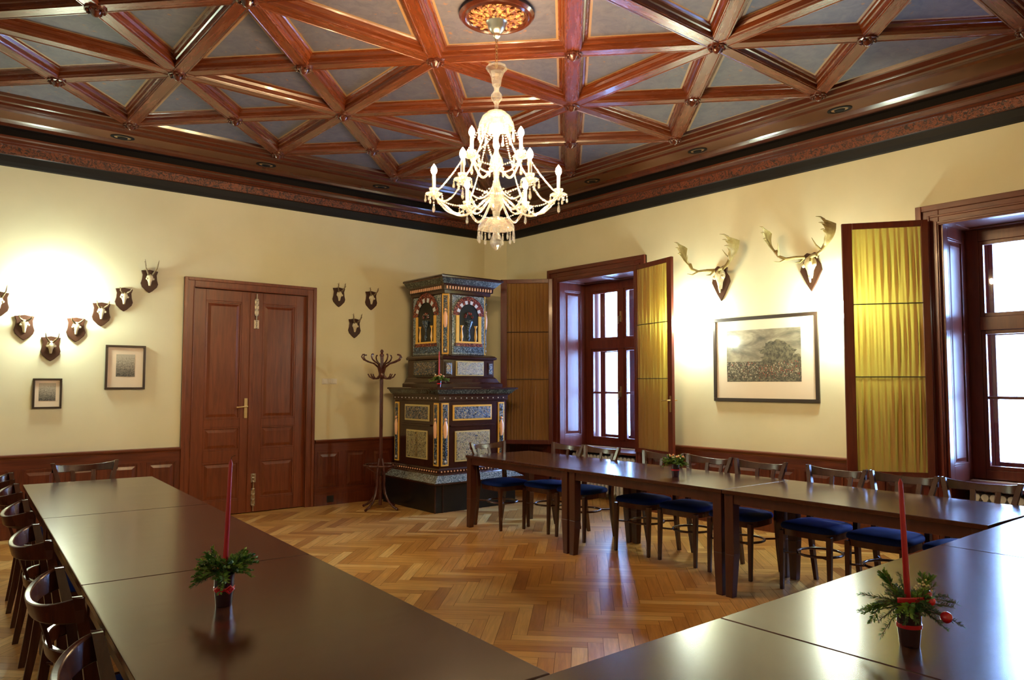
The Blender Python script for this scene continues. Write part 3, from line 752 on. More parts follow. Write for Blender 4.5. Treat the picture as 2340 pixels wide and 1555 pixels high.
def hunting():
    W, H = 1.21, .895
    t = picture('framed_print', (-.001, -4.383, 1.765), -PI/2, W, H, .8, .5, .03, 'large black framed print of a hunting crowd under a tree, between the windows', 'picture', .035, None)
    iw, ih, cy = .86, .545, .035
    x0, x1, z0, z1 = -iw/2-.01, iw/2-.01, cy-ih/2, cy+ih/2; zh = z0+.21; y = -.011
    mb = MB(); R = random.Random(11)
    def q(a, b, c, d, m, dy=0): mb.add([(a, y-dy, c), (b, y-dy, c), (b, y-dy, d), (a, y-dy, d)], [(0,1,2,3)], m)
    q(x0, x1, zh, z1, 0); q(x0, x1, z0, zh, 1)
    # tree
    k = 0
    for (cx, cz, r, sq) in ((.08,.36,.07,.55),(.16,.385,.08,.5),(.23,.35,.07,.55),(.02,.31,.06,.5),(.30,.31,.06,.5),(.13,.32,.09,.6),(.36,.24,.07,.5),(.10,.25,.10,.62),(.17,.28,.09,.6),(.05,.21,.07,.7),(.22,.22,.09,.5),(.27,.26,.06,.5),(.13,.18,.10,.6),(.33,.17,.09,.6),(.20,.17,.10,.5),(.38,.19,.06,.7)):
        k += 1; pts = []
        for i in range(26):
            a = 2*PI*i/26; rr = r*(1+.16*math.sin(5*a+cx*40)+.22*R.uniform(-1, 1)); pts.append((min(x1-.003, cx+rr*math.cos(a)*1.1), y-.0001*k, z0+cz+rr*sq*math.sin(a)))
        mb.add(pts, [tuple(range(26))], 2)
    q(.12, .135, z0+.12, z0+.22, 2, .0012)
    # crowd of riders and hounds
    for i in range(620):
        u = R.random(); x = x0+.01+(x1-x0-.02)*u
        zc = z0+.03+.16*R.random()**.8*(1+.15*math.sin(u*9)); w = R.uniform(.002, .006); h = R.uniform(.006, .016)
        r = R.random(); m = 3 if r < (.34 if u > .45 else .10) else (4 if r < .62 else 5)
        if zc+h > z0+.215: continue
        a = R.uniform(-.5, .5)
        mb.add([(x-w, y-.0014-i*1e-6, zc), (x+w, y-.0014-i*1e-6, zc+a*w), (x+w*.5, y-.0014-i*1e-6, zc+h), (x-w*.4, y-.0014-i*1e-6, zc+h*.9)], [(0,1,2,3)], m)
    mb.build('print', ['engraving_sky', 'engraving_ground', 'engraving_tree', 'print_red', 'print_pale', 'print_dark'], t)
hunting()

# ------------------------------------------------------------------ antler trophies (out of the wall is -y)
SH = [(0,-.125),(.03,-.105),(.075,-.06),(.087,-.025),(.075,.02),(.070,.07),(.085,.115),(.05,.118),(.0,.128),(-.05,.118),(-.085,.115),(-.070,.07),(-.075,.02),(-.087,-.025),(-.075,-.06),(-.03,-.105)]
def skull(mb, s, y, z, mat=0):
    """pale skull plate with brow, eye bulges and nose bone pointing down"""
    prof = [(-.062,.010,.012),(-.045,.014,.020),(-.02,.018,.028),(.005,.030,.034),(.02,.036,.036),(.04,.032,.034),(.055,.022,.026),(.064,.008,.014)]
    vs = []; n = 10
    for (zz, w, d) in prof:
        for k in range(n):
            a = PI*k/(n-1); vs.append((s*w*math.cos(a), y - s*d*math.sin(a), z+s*zz))
    mb.add(vs, [(i*n+k, i*n+k+1, (i+1)*n+k+1, (i+1)*n+k) for i in range(len(prof)-1) for k in range(n-1)] + [tuple(range(n)), tuple(range((len(prof)-1)*n+n-1, (len(prof)-1)*n-1, -1))], mat)
    for sx in (-1, 1): mb.ball((sx*.032*s, y-.018*s, z+.012*s), .013*s, 6, mat)
def roe(x, z, rz_label, size=1.0, spread=.055, h=.13, tilt=0):
    t = thing('roe_antler_mount', rz_label, 'antlers', (x, -.001, z))
    mb = MB().prism([(a*size, b*size) for a, b in SH], -.018, 0); mb.build('shield', 'shield_wood', t, bevel=.005)
    mb = MB(); skull(mb, size, -.018, .015*size); mb.build('skull', 'bone', t, smooth=60)
    for s in (-1, 1):
        mb = MB(); b = Vector((s*.018, -.040, .068))*size
        tip = Vector((s*spread, -.10, .068+h)); 
        mid = b.lerp(tip, .45)+Vector((s*.014, -.012, 0))
        mb.tube([b, b.lerp(mid, .5)+Vector((0, -.004, 0)), mid, mid.lerp(tip, .6), tip], [.011, .009, .007, .005, .0015], 7)
        mb.tube([mid, mid+Vector((s*.004, -.035, .022))], [.005, .001], 5)
        m2 = mid.lerp(tip, .5); mb.tube([m2, m2+Vector((s*.006, .024, .024))], [.004, .001], 5)
        mb.lathe([(.010,-.004),(.016,0),(.010,.005)], 8, tuple(b))
        mb.build('antler', 'roe_antler', t, smooth=60)
for (x, z, lab, sp, h) in ((-4.86, 2.60, 'roe antlers on a shield, highest and nearest the door', .07, .16),
                      (-5.105, 2.385, 'roe antlers on a shield, second from the door', .055, .05),
                      (-5.315, 2.215, 'roe antlers on a shield, third from the door', .06, .07),
                      (-5.54, 2.045, 'roe antlers on a shield, just right of the lowest one', .055, .06),
                      (-5.755, 1.845, 'roe antlers on the lowest shield, above the smaller engraving', .06, .09),
                      (-5.985, 2.045, 'roe antlers on a shield, just left of the lowest one', .055, .05),
                      (-6.20, 2.26, 'roe antlers on a shield, cut by the picture edge', .055, .12),
                      (-2.63, 2.595, 'roe antlers on a shield, nearest the door frame above the coat stand', .045, .11),
                      (-2.17, 2.585, 'roe antlers on a shield, nearest the tiled stove', .06, .10),
                      (-2.405, 2.21, 'roe antlers on the lowest shield of three above the coat stand', .06, .12)):
    roe(x, z, lab, 1.0, sp, h)
def fallow(y, z, label, var):
    t = thing('fallow_antler_mount', label, 'antlers', (-.001, y, z), -PI/2)
    sh = [(0,-.24),(.05,-.16),(.115,-.03),(.10,.03),(.07,.07),(.085,.12),(.04,.15),(0,.135),(-.04,.15),(-.085,.12),(-.07,.07),(-.10,.03),(-.115,-.03),(-.05,-.16)]
    MB().prism(sh, -.022, 0).build('shield', 'shield_wood', t, bevel=.006)
    mb = MB(); skull(mb, 1.75, -.022, .0); mb.tube([(0,-.045,-.09),(0,-.035,-.15)], [.016,.006], 8)
    mb.build('skull', 'bone', t, smooth=60)
    for s in (-1, 1):
        mb = MB()
        P = [Vector(q) for q in ((s*.035,-.08,.095),(s*.09,-.14,.095),(s*.16,-.20,.085),(s*.225,-.225,.115),(s*.262,-.215,.175))]
        mb.tube(P, [.021,.018,.016,.017,.022], 10)
        mb.tube([P[0], P[0]+Vector((s*.02,-.05,-.05)), P[0]+Vector((s*.045,-.09,-.055))], [.013,.009,.002], 7)       # brow tine
        mb.tube([P[2], P[2]+Vector((s*.035,-.06,-.035)), P[2]+Vector((s*.06,-.12,-.03))], [.012,.008,.002], 7)     # trez tine
        k = 12; vs = []; root = P[4]+Vector((0,0,-.02)); back = Vector((s*.335, -.17, .365)); fd = Vector((-s*.06, -.36, .05))
        nrm = (back-root).cross(fd).normalized()
        for i in range(k+1):
            u = i/k
            c0 = root.lerp(back, u)+Vector((s*.03*math.sin(PI*u), 0, 0))
            dep = (.08+.72*u*(1-.42*u))*(1+(.16 if i % 3 == 0 else (-.10 if i % 3 == 1 else 0))*(u > .3))
            for (a, th) in ((0, .011), (.35, .010), (.75, .006), (1.0, .002)):
                for sg in (-1, 1): vs.append(c0 + fd*dep*a + nrm*(th*sg+.03*a*(1-a)))
        fs = []
        for i in range(k):
            o, p = i*8, (i+1)*8
            for a in range(3):
                fs.append((o+2*a, o+2*a+2, p+2*a+2, p+2*a)); fs.append((o+2*a+1, p+2*a+1, p+2*a+3, o+2*a+3))
            fs.append((o, p, p+1, o+1)); fs.append((o+6, o+7, p+7, p+6))
        fs.append((0,1,3,5,7,6,4,2)); e = k*8; fs.append((e,e+2,e+4,e+6,e+7,e+5,e+3,e+1))
        mb.add(vs, fs)
        for (u, ln) in ((.5,.20),(.75,.26),(.98,.34)):
            c0 = root.lerp(back, u)+Vector((s*.03*math.sin(PI*u), 0, 0)); b = c0+fd*(.08+.72*u*(1-.42*u))*.85
            mb.tube([b, b+fd*ln*.5+Vector((0,0,.012)), b+fd*ln+Vector((0,0,.0))], [.011, .008, .002], 6)
        if var: mb.tube([P[3], P[3]+Vector((-s*.03,-.05,.05)), P[3]+Vector((-s*.05,-.09,.12))], [.012,.008,.002], 6)
        else: mb.tube([P[4], P[4]+Vector((-s*.01,-.06,.03)), P[4]+Vector((-s*.04,-.09,.09))], [.011,.007,.002], 6)
        mb.build('antler', 'fallow_antler', t, smooth=60)
    return t
fallow(-3.885, 2.645, 'palmate fallow deer antlers on a dark shield, nearer the far window', 0)
fallow(-4.93, 2.65, 'palmate fallow deer antlers on a dark shield, above the print corner by the wide shutter', 1)

# ------------------------------------------------------------------ wall lamps
def sconce(loc, rz, label):
    t = thing('wall_lamp', label, 'lamp', loc, rz, 'round white glass wall lamps')
    mb = MB(); mb.T = Matrix.Rotation(PI/2, 4, 'X'); mb.lathe([(.055,0),(.055,.008),(.03,.016),(.012,.02),(.012,.10)], 20)
    mb.T = Matrix.Identity(4); mb.build('backplate', 'white_plastic', t, smooth=40)
    mb = MB(); mb.ball((0, -.165, .0), .08, 16); mb.build('lamp_shade', 'sconce_glow', t, smooth=80)
sconce((-5.735, -.001, 2.33), 0, 'glowing white wall lamp above the lowest roe antlers')
sconce((-.001, -3.545, 2.18), -PI/2, 'glowing white wall lamp between the yellow shutter and the hunting print')
sconce((-.001, -5.19, 2.20), -PI/2, 'glowing white wall lamp between the hunting print and the wide shutter')

# ------------------------------------------------------------------ wall switch, vent
t = thing('wall_switch', 'white triple light switch on the wall beside the door', 'switch', (-2.74, -.001, 1.53))
MB().box(-.10, .10, -.01, 0, -.035, .035).build('switch_plate', 'white_plastic', t, bevel=.003)
for x in (-.066, 0, .066): MB().box(x-.024, x+.024, -.016, -.01, -.026, .026).build('rocker', 'white_plastic', t, bevel=.002)
o = MB().box(-.045, .045, -.037, -.0325, -.04, .04).build('wall_vent', 'black'); o.location = (-2.72, 0, .075)
tag(o, 'small black vent plate in the skirting beside the coat stand', 'vent')

# ------------------------------------------------------------------ chandelier
CX, CY = -3.765, -4.665
def rosette():
    t = thing('ceiling_rosette', 'round carved and gilded ceiling rosette above the chandelier', 'rosette', (CX, CY, ZP-.01))
    mb = MB().lathe([(.0,.01),(.258,.01),(.262,0),(.268,-.018),(.25,-.034),(.232,-.03),(.222,-.044),(.205,-.036),(.198,-.022),(.0,-.022)], 48)
    mb.build('rim', 'wood_cornice', t, smooth=40)
    mb = MB().lathe([(.0,-.018),(.196,-.022),(.17,-.034),(.12,-.05),(.085,-.052),(.0,-.052)], 48)
    for ring, (r, n, s, z) in enumerate(((.165,16,.026,-.036),(.115,12,.024,-.052),(.075,10,.02,-.056))):
        for k in range(n):
            a = 2*PI*(k+.5*ring)/n
            mb.T = Matrix.Translation((r*math.cos(a), r*math.sin(a), z)) @ Matrix.Rotation(a, 4, 'Z') @ Matrix.Diagonal((1.25, .75, .55, 1))
            mb.ball((0,0,0), s, 7)
    mb.T = Matrix.Identity(4)
    mb.build('carving', 'rosette_carving', t, smooth=50)
rosette()
def chandelier():
    t = thing('chandelier', 'lit crystal chandelier with candle bulbs hanging from the rosette', 'chandelier', (CX, CY, 0))
    mb = MB().lathe([(.0,4.10),(.072,4.10),(.078,4.05),(.066,4.035),(.062,4.01),(.045,3.985),(.024,3.97),(.026,3.95),(.014,3.935),(.0,3.93)], 24)
    mb.build('canopy', 'silver', t, smooth=40)
    mb = MB(); z = 3.935; i = 0
    while z > 3.74:
        pts = []
        for k in range(13):
            a = 2*PI*k/12; p = Vector((.009*math.cos(a), 0, .017*math.sin(a)))
            if i % 2: p = Vector((0, p.x, p.z))
            pts.append((p.x, p.y, z+p.z-.014))
        mb.tube(pts, .0028, 5, cap=False); z -= .026; i += 1
    mb.build('chain', 'brass', t, smooth=60)
    mb = MB().lathe([(.0,3.745),(.012,3.745),(.070,3.735),(.078,3.715),(.055,3.69),(.038,3.65),(.030,3.60),(.018,3.575),(.018,3.555),(.038,3.53),(.040,3.50),(.022,3.475),(.014,3.46),(.014,3.41)], 20, flute=-.06)
    mb.build('top_vase', 'crystal', t)
    mb = MB().lathe([(.012,3.42),(.06,3.405),(.10,3.37),(.122,3.32),(.128,3.29),(.120,3.288),(.09,3.36),(.05,3.395),(.012,3.405)], 28)
    mb.build('dome', 'crystal', t)
    mb = MB().lathe([(.012,3.41),(.016,3.30),(.03,3.26),(.016,3.22),(.016,3.12),(.042,3.07),(.05,3.03),(.025,2.99),(.018,2.93),(.03,2.88),(.055,2.83),(.058,2.78),(.05,2.74),(.028,2.70),(.022,2.66),(.03,2.64),(.05,2.63),(.02,2.60)], 20, flute=-.05)
    mb.build('stem', 'crystal', t)
    mb = MB().lathe([(.02,2.66),(.05,2.655),(.095,2.635),(.125,2.60),(.13,2.575),(.12,2.575),(.08,2.62),(.03,2.64)], 28, flute=-.05)
    mb.lathe([(.02,2.64),(.03,2.58),(.022,2.55),(.03,2.53),(.043,2.50),(.043,2.47),(.03,2.445),(.012,2.43),(.0,2.425)], 16, flute=-.1)
    mb.build('bottom_bowl', 'crystal', t)
    def pendant(mb, x, y, z, l=.06, r=.010):
        mb.tube([(x,y,z),(x,y,z-.010)], .002, 4); mb.ball((x,y,z-.014), .006, 6)
        mb.lathe([(.0,-l),(r*.7,-l+.006),(r,-l+.016),(r*.5,-.018),(.001,-.012)], 6, (x,y,z-.006))
    def beads(mb, a, b, sag, n, r=.0068):
        for k in range(n+1):
            u = k/n; p = Vector(a).lerp(Vector(b), u); p.z -= sag*4*u*(1-u); mb.ball(tuple(p), r, 5)
    pend = []
    def arm(a, r, zc, zh, zdip, hub):
        c, s = math.cos(a), math.sin(a)
        mb = MB(); P = []
        for k in range(15):
            u = k/14; rr = hub + (r-hub)*u
            z = zh + (zc-zh)*u**1.6 - zdip*math.sin(PI*min(1, u*1.02))**1.3*(1 if u < .5 else 1)
            P.append((rr*c, rr*s, z))
        P.append((r*c, r*s, zc))
        mb.tube(P, .0095, 8)
        o = mb.build('arm', 'crystal', t, smooth=60)
        mb = MB().lathe([(.008,-.02),(.012,0),(.05,.012),(.062,.022),(.058,.026),(.02,.012),(.018,.03),(.03,.045),(.034,.06),(.028,.06),(.016,.045)], 16, (r*c, r*s, zc), flute=-.08)
        mb.build('drip_pan', 'crystal', o, smooth=40)
        mb = MB().tube([(r*c, r*s, zc+.05), (r*c, r*s, zc+.155)], .0125, 12); mb.build('candle', 'candle_tube', o, smooth=60)
        mb = MB().lathe([(.008,0),(.018,.014),(.022,.030),(.018,.050),(.008,.066),(.001,.076)], 10, (r*c, r*s, zc+.156)); mb.build('bulb', 'bulb_glow', o, smooth=70)
        mb = MB()
        for k in range(7):
            b = a+2*PI*k/6
            if not pend: q = MB(); pendant(q, 0, 0, 0, .055); pend.append(q.build('pendant', 'crystal', o, smooth=30)); p = pend[0]
            else: p = pend[0].copy(); C.objects.link(p); p.parent = o
            p.location = (r*c+.058*math.cos(b), r*s+.058*math.sin(b), zc+.022) if k < 6 else (r*c, r*s, zc-.02)
            p.scale = (1, 1, 1) if k < 6 else (1.25, 1.25, 1.5)
        return (r*c, r*s, zc+.02)
    A0 = math.radians(141.7)
    lo = [arm(A0+2*PI*k/6, .435, 2.80, 2.80, .13, .05) for k in range(6)]
    up = [arm(A0-PI/2+2*PI*k/3, .195, 3.04, 2.99, .08, .04) for k in range(3)]
    mb = MB()
    for k in range(6): beads(mb, lo[k], lo[(k+1) % 6], .09, 28)
    for k in range(6):
        a = math.atan2(lo[k][1], lo[k][0]); beads(mb, (.12*math.cos(a), .12*math.sin(a), 3.29), lo[k], .05, 40)
        beads(mb, lo[k], (.05*math.cos(a), .05*math.sin(a), 2.86), .10, 26)
    mb.build('bead_garland', 'crystal', t, smooth=80)
    mb = MB()
    for k in range(3): beads(mb, up[k], up[(k+1) % 3], .06, 22); beads(mb, (.10*math.cos(A0+k*2*PI/3), .10*math.sin(A0+k*2*PI/3), 3.33), up[k], .03, 20)
    mb.build('bead_garland', 'crystal', t, smooth=80)
    pm = None
    for k in range(24):
        a = 2*PI*k/12; r, z = (.124, 3.29) if k < 12 else (.126, 2.577)
        if pm is None: q = MB(); pendant(q, 0, 0, 0, .09); pm = o = q.build('pendant', 'crystal', t, smooth=30)
        else: o = pm.copy(); C.objects.link(o); o.parent = t
        o.location = (r*math.cos(a), r*math.sin(a), z)
chandelier()

# ------------------------------------------------------------------ coat stand
def coat_stand():
    t = thing('coat_stand', 'dark bentwood coat stand with curled hooks beside the stove', 'coat stand', (-2.395, -.70, 0), .35)
    mb = MB().tube([(0,0,.05),(0,0,1.83)], .021, 12); mb.lathe([(.03,1.56),(.036,1.58),(.036,1.62),(.03,1.64)], 14)
    mb.lathe([(.018,1.82),(.028,1.845),(.022,1.86),(.012,1.87),(.022,1.89),(.018,1.905),(.0,1.92)], 12)
    mb.build('pole', 'wood_stand', t, smooth=50)
    for k in range(4):
        a = PI/2*k; c, s = math.cos(a), math.sin(a)
        P = [(.022,.60),(.045,.50),(.06,.40),(.06,.28),(.08,.18),(.13,.10),(.20,.045),(.265,.018)]
        MB().tube([(r*c, r*s, z) for r, z in P], [.013]*6+[.014,.016], 8).build('leg', 'wood_stand', t, smooth=60)
    mb = MB(); mb.tube([(.20*math.cos(a), .20*math.sin(a), .525) for a in [2*PI*k/32 for k in range(33)]], .011, 8, cap=False)
    for k in range(4):
        a = PI/2*k+PI/4; c, s = math.cos(a), math.sin(a)
        mb.tube([(.02*c,.02*s,.40),(.10*c,.10*s,.46),(.195*c,.195*s,.525)], .007, 6)
    mb.build('umbrella_ring', 'wood_stand', t, smooth=60)
    for k in range(8):
        a = 2*PI*k/8+.2; c, s = math.cos(a), math.sin(a)
        P = [(.022,1.62),(.045,1.70),(.10,1.745),(.17,1.765),(.225,1.79),(.25,1.825),(.235,1.85),(.21,1.85)]
        MB().tube([(r*c, r*s, z) for r, z in P], [.012,.011,.010,.010,.009,.009,.009,.010], 7).build('hook', 'wood_stand', t, smooth=60)
    for k in range(8):
        a = 2*PI*k/8+.6; c, s = math.cos(a), math.sin(a)
        P = [(.025,1.60),(.06,1.565),(.10,1.56),(.145,1.585),(.165,1.62)]
        MB().tube([(r*c, r*s, z) for r, z in P], [.011,.010,.009,.008,.007], 7).build('hook', 'wood_stand', t, smooth=60)
coat_stand()

# ------------------------------------------------------------------ tiled stove
def stove():
    t = thing('tiled_stove', 'tall dark brown tiled stove with painted majolica panels in the corner', 'stove', (0, 0, 0))
    def ring(x0, x1, y0, y1, prof, mats, name, m, smooth=35, cap=True):
        """prof (overhang,z) swept round the block x0..x1, y0(front)..y1(back)"""
        path = [(x0, y1), (x0, y0), (x1, y0), (x1, y1)]
        mb = MB().sweep(prof, path, False, m, out=-1)
        def rect(o, z, up):
            q = [(x0-o, y1, z), (x0-o, y0-o, z), (x1+o, y0-o, z), (x1+o, y1, z)]
            mb.add(q, [(0,1,2,3) if up else (3,2,1,0)], m[-1] if m else 0)
        rect(prof[-1][0], prof[-1][1], True); rect(prof[0][0], prof[0][1], False)
        return mb.build(name, mats, t, smooth=smooth)
    X0, X1, Y0, Y1 = -1.92, -.92, -1.25, -.22
    MB().box(-2.07, -.86, -1.39, -.20, 0, .325).build('plinth', 'stove_black', t, bevel=.006)
    mb = MB()
    for x in (-2.075, -1.97): mb.box(x, x+.012, -1.396, -1.384, 0, .325)
    mb.build('plinth_edging', 'stove_brown', t)
    ring(X0, X1, Y0, Y1, [(.17,.325),(.172,.345),(.16,.35),(.06,.415),(.055,.42)], ['tile_scroll', 'stove_brown'], 'foot_tiles', [1,0,0,1])
    ring(X0, X1, Y0, Y1, [(.055,.42),(.05,.425),(.03,.44),(.03,.475),(.02,.49),(0,.495)], ['stove_brown'], 'foot_moulding', None)
    mb = MB()
    for i in range(22): x = X0+.01+i*(X1-X0-.02)/21; mb.ball((x, Y0-.034, .457), .010, 5)
    for i in range(20): y = Y0+.01+i*(Y1-Y0-.04)/19; mb.ball((X0-.034, y, .457), .010, 5)
    mb.build('bead_row', 'tile_pink', t)
    MB().box(X0, X1, Y0, Y1, .49, 1.30).build('lower_body', 'stove_brown', t, bevel=.004)
    # framed tiles: on the front (out = -y) and on the side facing the door (out = -x)
    def tile(face, a0, a1, z0, z1, inner, border='tile_cream', b=.014, base=0.0):
        mb = MB()
        if face == 'F': mb.T = Matrix.Translation((0, base, 0))
        else: mb.T = Matrix.Translation((base, 0, 0)) @ Matrix.Rotation(-PI/2, 4, 'Z')
        mb.box(a0, a1, -.012, 0, z0, z1, 0); mb.box(a0+b, a1-b, -.018, -.012, z0+b, z1-b, 1)
        return mb.build('tile_panel', [border, inner], t, bevel=.003)
    def figure(face, a0, a1, z0, z1, base=0.0):
        """pilaster strip: gold ground, dark ornament and a pale half figure"""
        mb = MB()
        if face == 'F': mb.T = Matrix.Translation((0, base, 0))
        else: mb.T = Matrix.Translation((base, 0, 0)) @ Matrix.Rotation(-PI/2, 4, 'Z')
        h = z1-z0; c = (a0+a1)/2; w = (a1-a0)
        mb.box(a0, a1, -.012, 0, z0, z1, 0); mb.box(a0+.015, a1-.015, -.016, -.012, z0+.018, z1-.018, 1)
        mb.ball((c, -.018, z0+h*.74), w*.17, 7, 2); mb.lathe([(w*.12,z0+h*.42),(w*.28,z0+h*.50),(w*.32,z0+h*.63),(w*.14,z0+h*.71)], 10, (c,-.012,0), 2)
        mb.lathe([(w*.10,z0+h*.12),(w*.22,z0+h*.2),(w*.12,z0+h*.32),(w*.26,z0+h*.44)], 8, (c,-.010,0), 3)
        mb.ball((c, -.016, z0+h*.88), w*.2, 6, 3); mb.ball((c, -.016, z0+h*.07), w*.16, 6, 4)
        return mb.build('figure_strip', ['tile_gold', 'majolica', 'tile_pink', 'tile_blue', 'tile_white'], t, smooth=50)
    def local(face, w):  # world coordinate to the face's own axis
        return w if face == 'F' else -w
    F, S = Y0, X0
    figure('F', X0+.022, X0+.125, .52, 1.27, F); figure('F', X1-.115, X1-.02, .52, 1.27, F)
    tile('F', -1.735, -1.14, 1.055, 1.245, 'majolica', 'tile_gold', .022, F); tile('F', -1.70, -1.17, .56, .93, 'majolica_light', 'tile_cream', .018, F)
    # thin dark mouldings between the lower tiles
    mb = MB(); mb.box(-1.77, -1.10, F-.022, F, .985, 1.005); mb.T = Matrix.Translation((S, 0, 0)) @ Matrix.Rotation(-PI/2, 4, 'Z'); mb.box(.42, 1.08, -.022, 0, .985, 1.005)
    mb.build('belt_moulding', 'stove_brown', t, bevel=.003)
    figure('S', 1.14, 1.235, .52, 1.27, S); figure('S', .24, .335, .52, 1.27, S)
    tile('S', .48, 1.04, 1.045, 1.245, 'majolica', 'tile_cream', .022, S); tile('S', .52, 1.00, .58, .93, 'majolica_light', 'tile_cream', .018, S)
    # mid cornice
    ring(X0, X1, Y0, Y1, [(0,1.29),(.02,1.295),(.025,1.30),(.025,1.355),(.04,1.36),(.045,1.375),(.06,1.38),(.10,1.43),(.118,1.435),(.12,1.452),(.10,1.458)],
         ['stove_brown', 'tile_green'], 'middle_cornice', [0,0,0,0,0,0,1,0,0,0])
    mb = MB()
    for i in range(12): x = X0+.05+i*(X1-X0-.1)/11; mb.ball((x, Y0-.028, 1.328), .008, 5)
    for i in range(12): y = Y0+.05+i*(Y1-Y0-.1)/11; mb.ball((X0-.028, y, 1.328), .008, 5)
    mb.build('bead_row', 'tile_white', t)
    # stepped transition and upper base
    A0, A1, B0, B1 = -1.76, -1.02, -1.10, -.30
    ring(A0, A1, B0, B1, [(.10,1.455),(.10,1.50),(.07,1.52),(.045,1.565),(.03,1.58),(.02,1.585)], ['stove_brown'], 'stepped_base', None)
    MB().box(A0-.02, A1+.02, B0-.02, B1, 1.58, 1.80).build('upper_base', 'stove_brown', t, bevel=.004)
    tile('F', -1.60, -1.17, 1.60, 1.785, 'majolica_light', 'tile_cream', .014, B0-.02); tile('S', .46, .98, 1.60, 1.785, 'majolica', 'tile_green', .014, A0-.02)
    for (f, a0, a1, b) in (('F', A0+.0, A0+.10, B0-.02), ('F', A1-.08, A1, B0-.02)): tile(f, a0, a1, 1.61, 1.77, 'majolica', 'stove_brown', .012, b)
    ring(A0, A1, B0, B1, [(.02,1.80),(.045,1.81),(.05,1.83),(.03,1.85),(.0,1.86)], ['stove_brown'], 'upper_moulding', None)
    U0, U1, V0, V1 = A0+.03, A1-.03, B0+.03, B1
    ch = .075
    poly = [(U0, V1), (U0, V0+ch), (U0+ch, V0), (U1-ch, V0), (U1, V0+ch), (U1, V1)]
    MB().prism(poly, 1.85, 2.63, plane='xy').build('upper_body', 'stove_brown', t, bevel=.003)
    def arch(face, a0, a1, z0, z1, base):
        mb = MB()
        if face == 'F': mb.T = Matrix.Translation((0, base, 0))
        else: mb.T = Matrix.Translation((base, 0, 0)) @ Matrix.Rotation(-PI/2, 4, 'Z')
        w = a1-a0; c = (a0+a1)/2; h = z1-z0; zi = z0+h*.22; zs = z0+h*.66; r = w*.30
        mb.box(a0, a1, -.010, 0, z0, z1, 0)
        mb.box(a0+.02, a1-.02, -.014, -.01, z0+.02, z0+h*.13, 1)
        mb.box(c-r-.045, c-r, -.022, -.01, zi, zs, 3); mb.box(c+r, c+r+.045, -.022, -.01, zi, zs, 3); mb.box(c-r-.05, c+r+.05, -.022, -.01, zi-.022, zi, 3)
        mb.box(c-r-.06, c+r+.06, -.026, -.01, z0+h*.135, zi-.022, 2)
        n = 13
        for i in range(n):
            p, q = PI*i/n, PI*(i+1)/n
            for (r0, r1, m) in ((r*.98, r*1.28, 4 if i % 2 else 5), (r*1.28, r*1.62, 5)):
                mb.add([(c+r0*math.cos(p), -.020, zs+r0*math.sin(p)), (c+r0*math.cos(q), -.020, zs+r0*math.sin(q)), (c+r1*math.cos(q), -.020, zs+r1*math.sin(q)), (c+r1*math.cos(p), -.020, zs+r1*math.sin(p))], [(0,1,2,3)], m)
        pts = [(c-r, -.013, zi), (c+r, -.013, zi)] + [(c+r*math.cos(PI*k/12), -.013, zs+r*math.sin(PI*k/12)) for k in range(13)]
        mb.add(pts, [tuple(range(len(pts)))], 6)
        mb.lathe([(.012,zi+.01),(.028,zi+.05),(.014,zi+.14),(.05,zi+.22),(.062,zi+.25),(.05,zi+.27)], 12, (c, -.006, 0), 1)
        for k in range(7):
            a = PI*k/6; mb.ball((c+.055*math.cos(a), -.016, zi+.31+.045*math.sin(a)), .02, 6, (2, 7, 5)[k % 3])
        for s in (-1, 1): mb.lathe([(.012,zi+.0),(.022,zi+.06),(.010,zi+.16),(.026,zi+.20)], 8, (c+s*r*.72, -.01, 0), 3)
        return mb.build('arched_tile_panel', ['tile_scroll', 'tile_blue', 'tile_red', 'tile_gold', 'tile_white', 'tile_red', 'stove_black', 'tile_green'], t, smooth=40)
    arch('F', U0+ch+.03, U1-ch+.0, 1.87, 2.61, V0)
    arch('S', -V1+.06, -V0-ch-.02, 1.87, 2.61, U0)
    # figure strip on the chamfered corner
    mb = figure('F', -.043, .043, 1.87, 2.62, 0.0); mb.location = (U0+ch/2, V0+ch/2, 0); mb.rotation_euler = (0, 0, -PI/4)
    mb = figure('F', -.043, .043, 1.87, 2.62, 0.0); mb.location = (U1-ch/2, V0+ch/2, 0); mb.rotation_euler = (0, 0, PI/4)
    ring(U0, U1, V0, V1, [(.0,2.62),(.015,2.625),(.02,2.66),(.04,2.665),(.045,2.72),(.055,2.73),(.065,2.74),(.12,2.80),(.135,2.805),(.14,2.825),(.12,2.84)],
         ['stove_brown', 'tile_green'], 'top_cornice', [0,0,0,0,0,0,1,0,0,0])
    dn = None
    for i in range(34):
        if dn is None: dn = o = MB().box(-.007, .007, -.007, .007, -.018, .018).build('dentil', 'tile_pink', t)
        else: o = dn.copy(); C.objects.link(o); o.parent = t
        o.location = (U0+i*(U1-U0)/16, V0-.048, 2.694) if i < 17 else (U0-.048, V0+(i-16.5)*(V1-V0-.03)/17, 2.694)
stove()

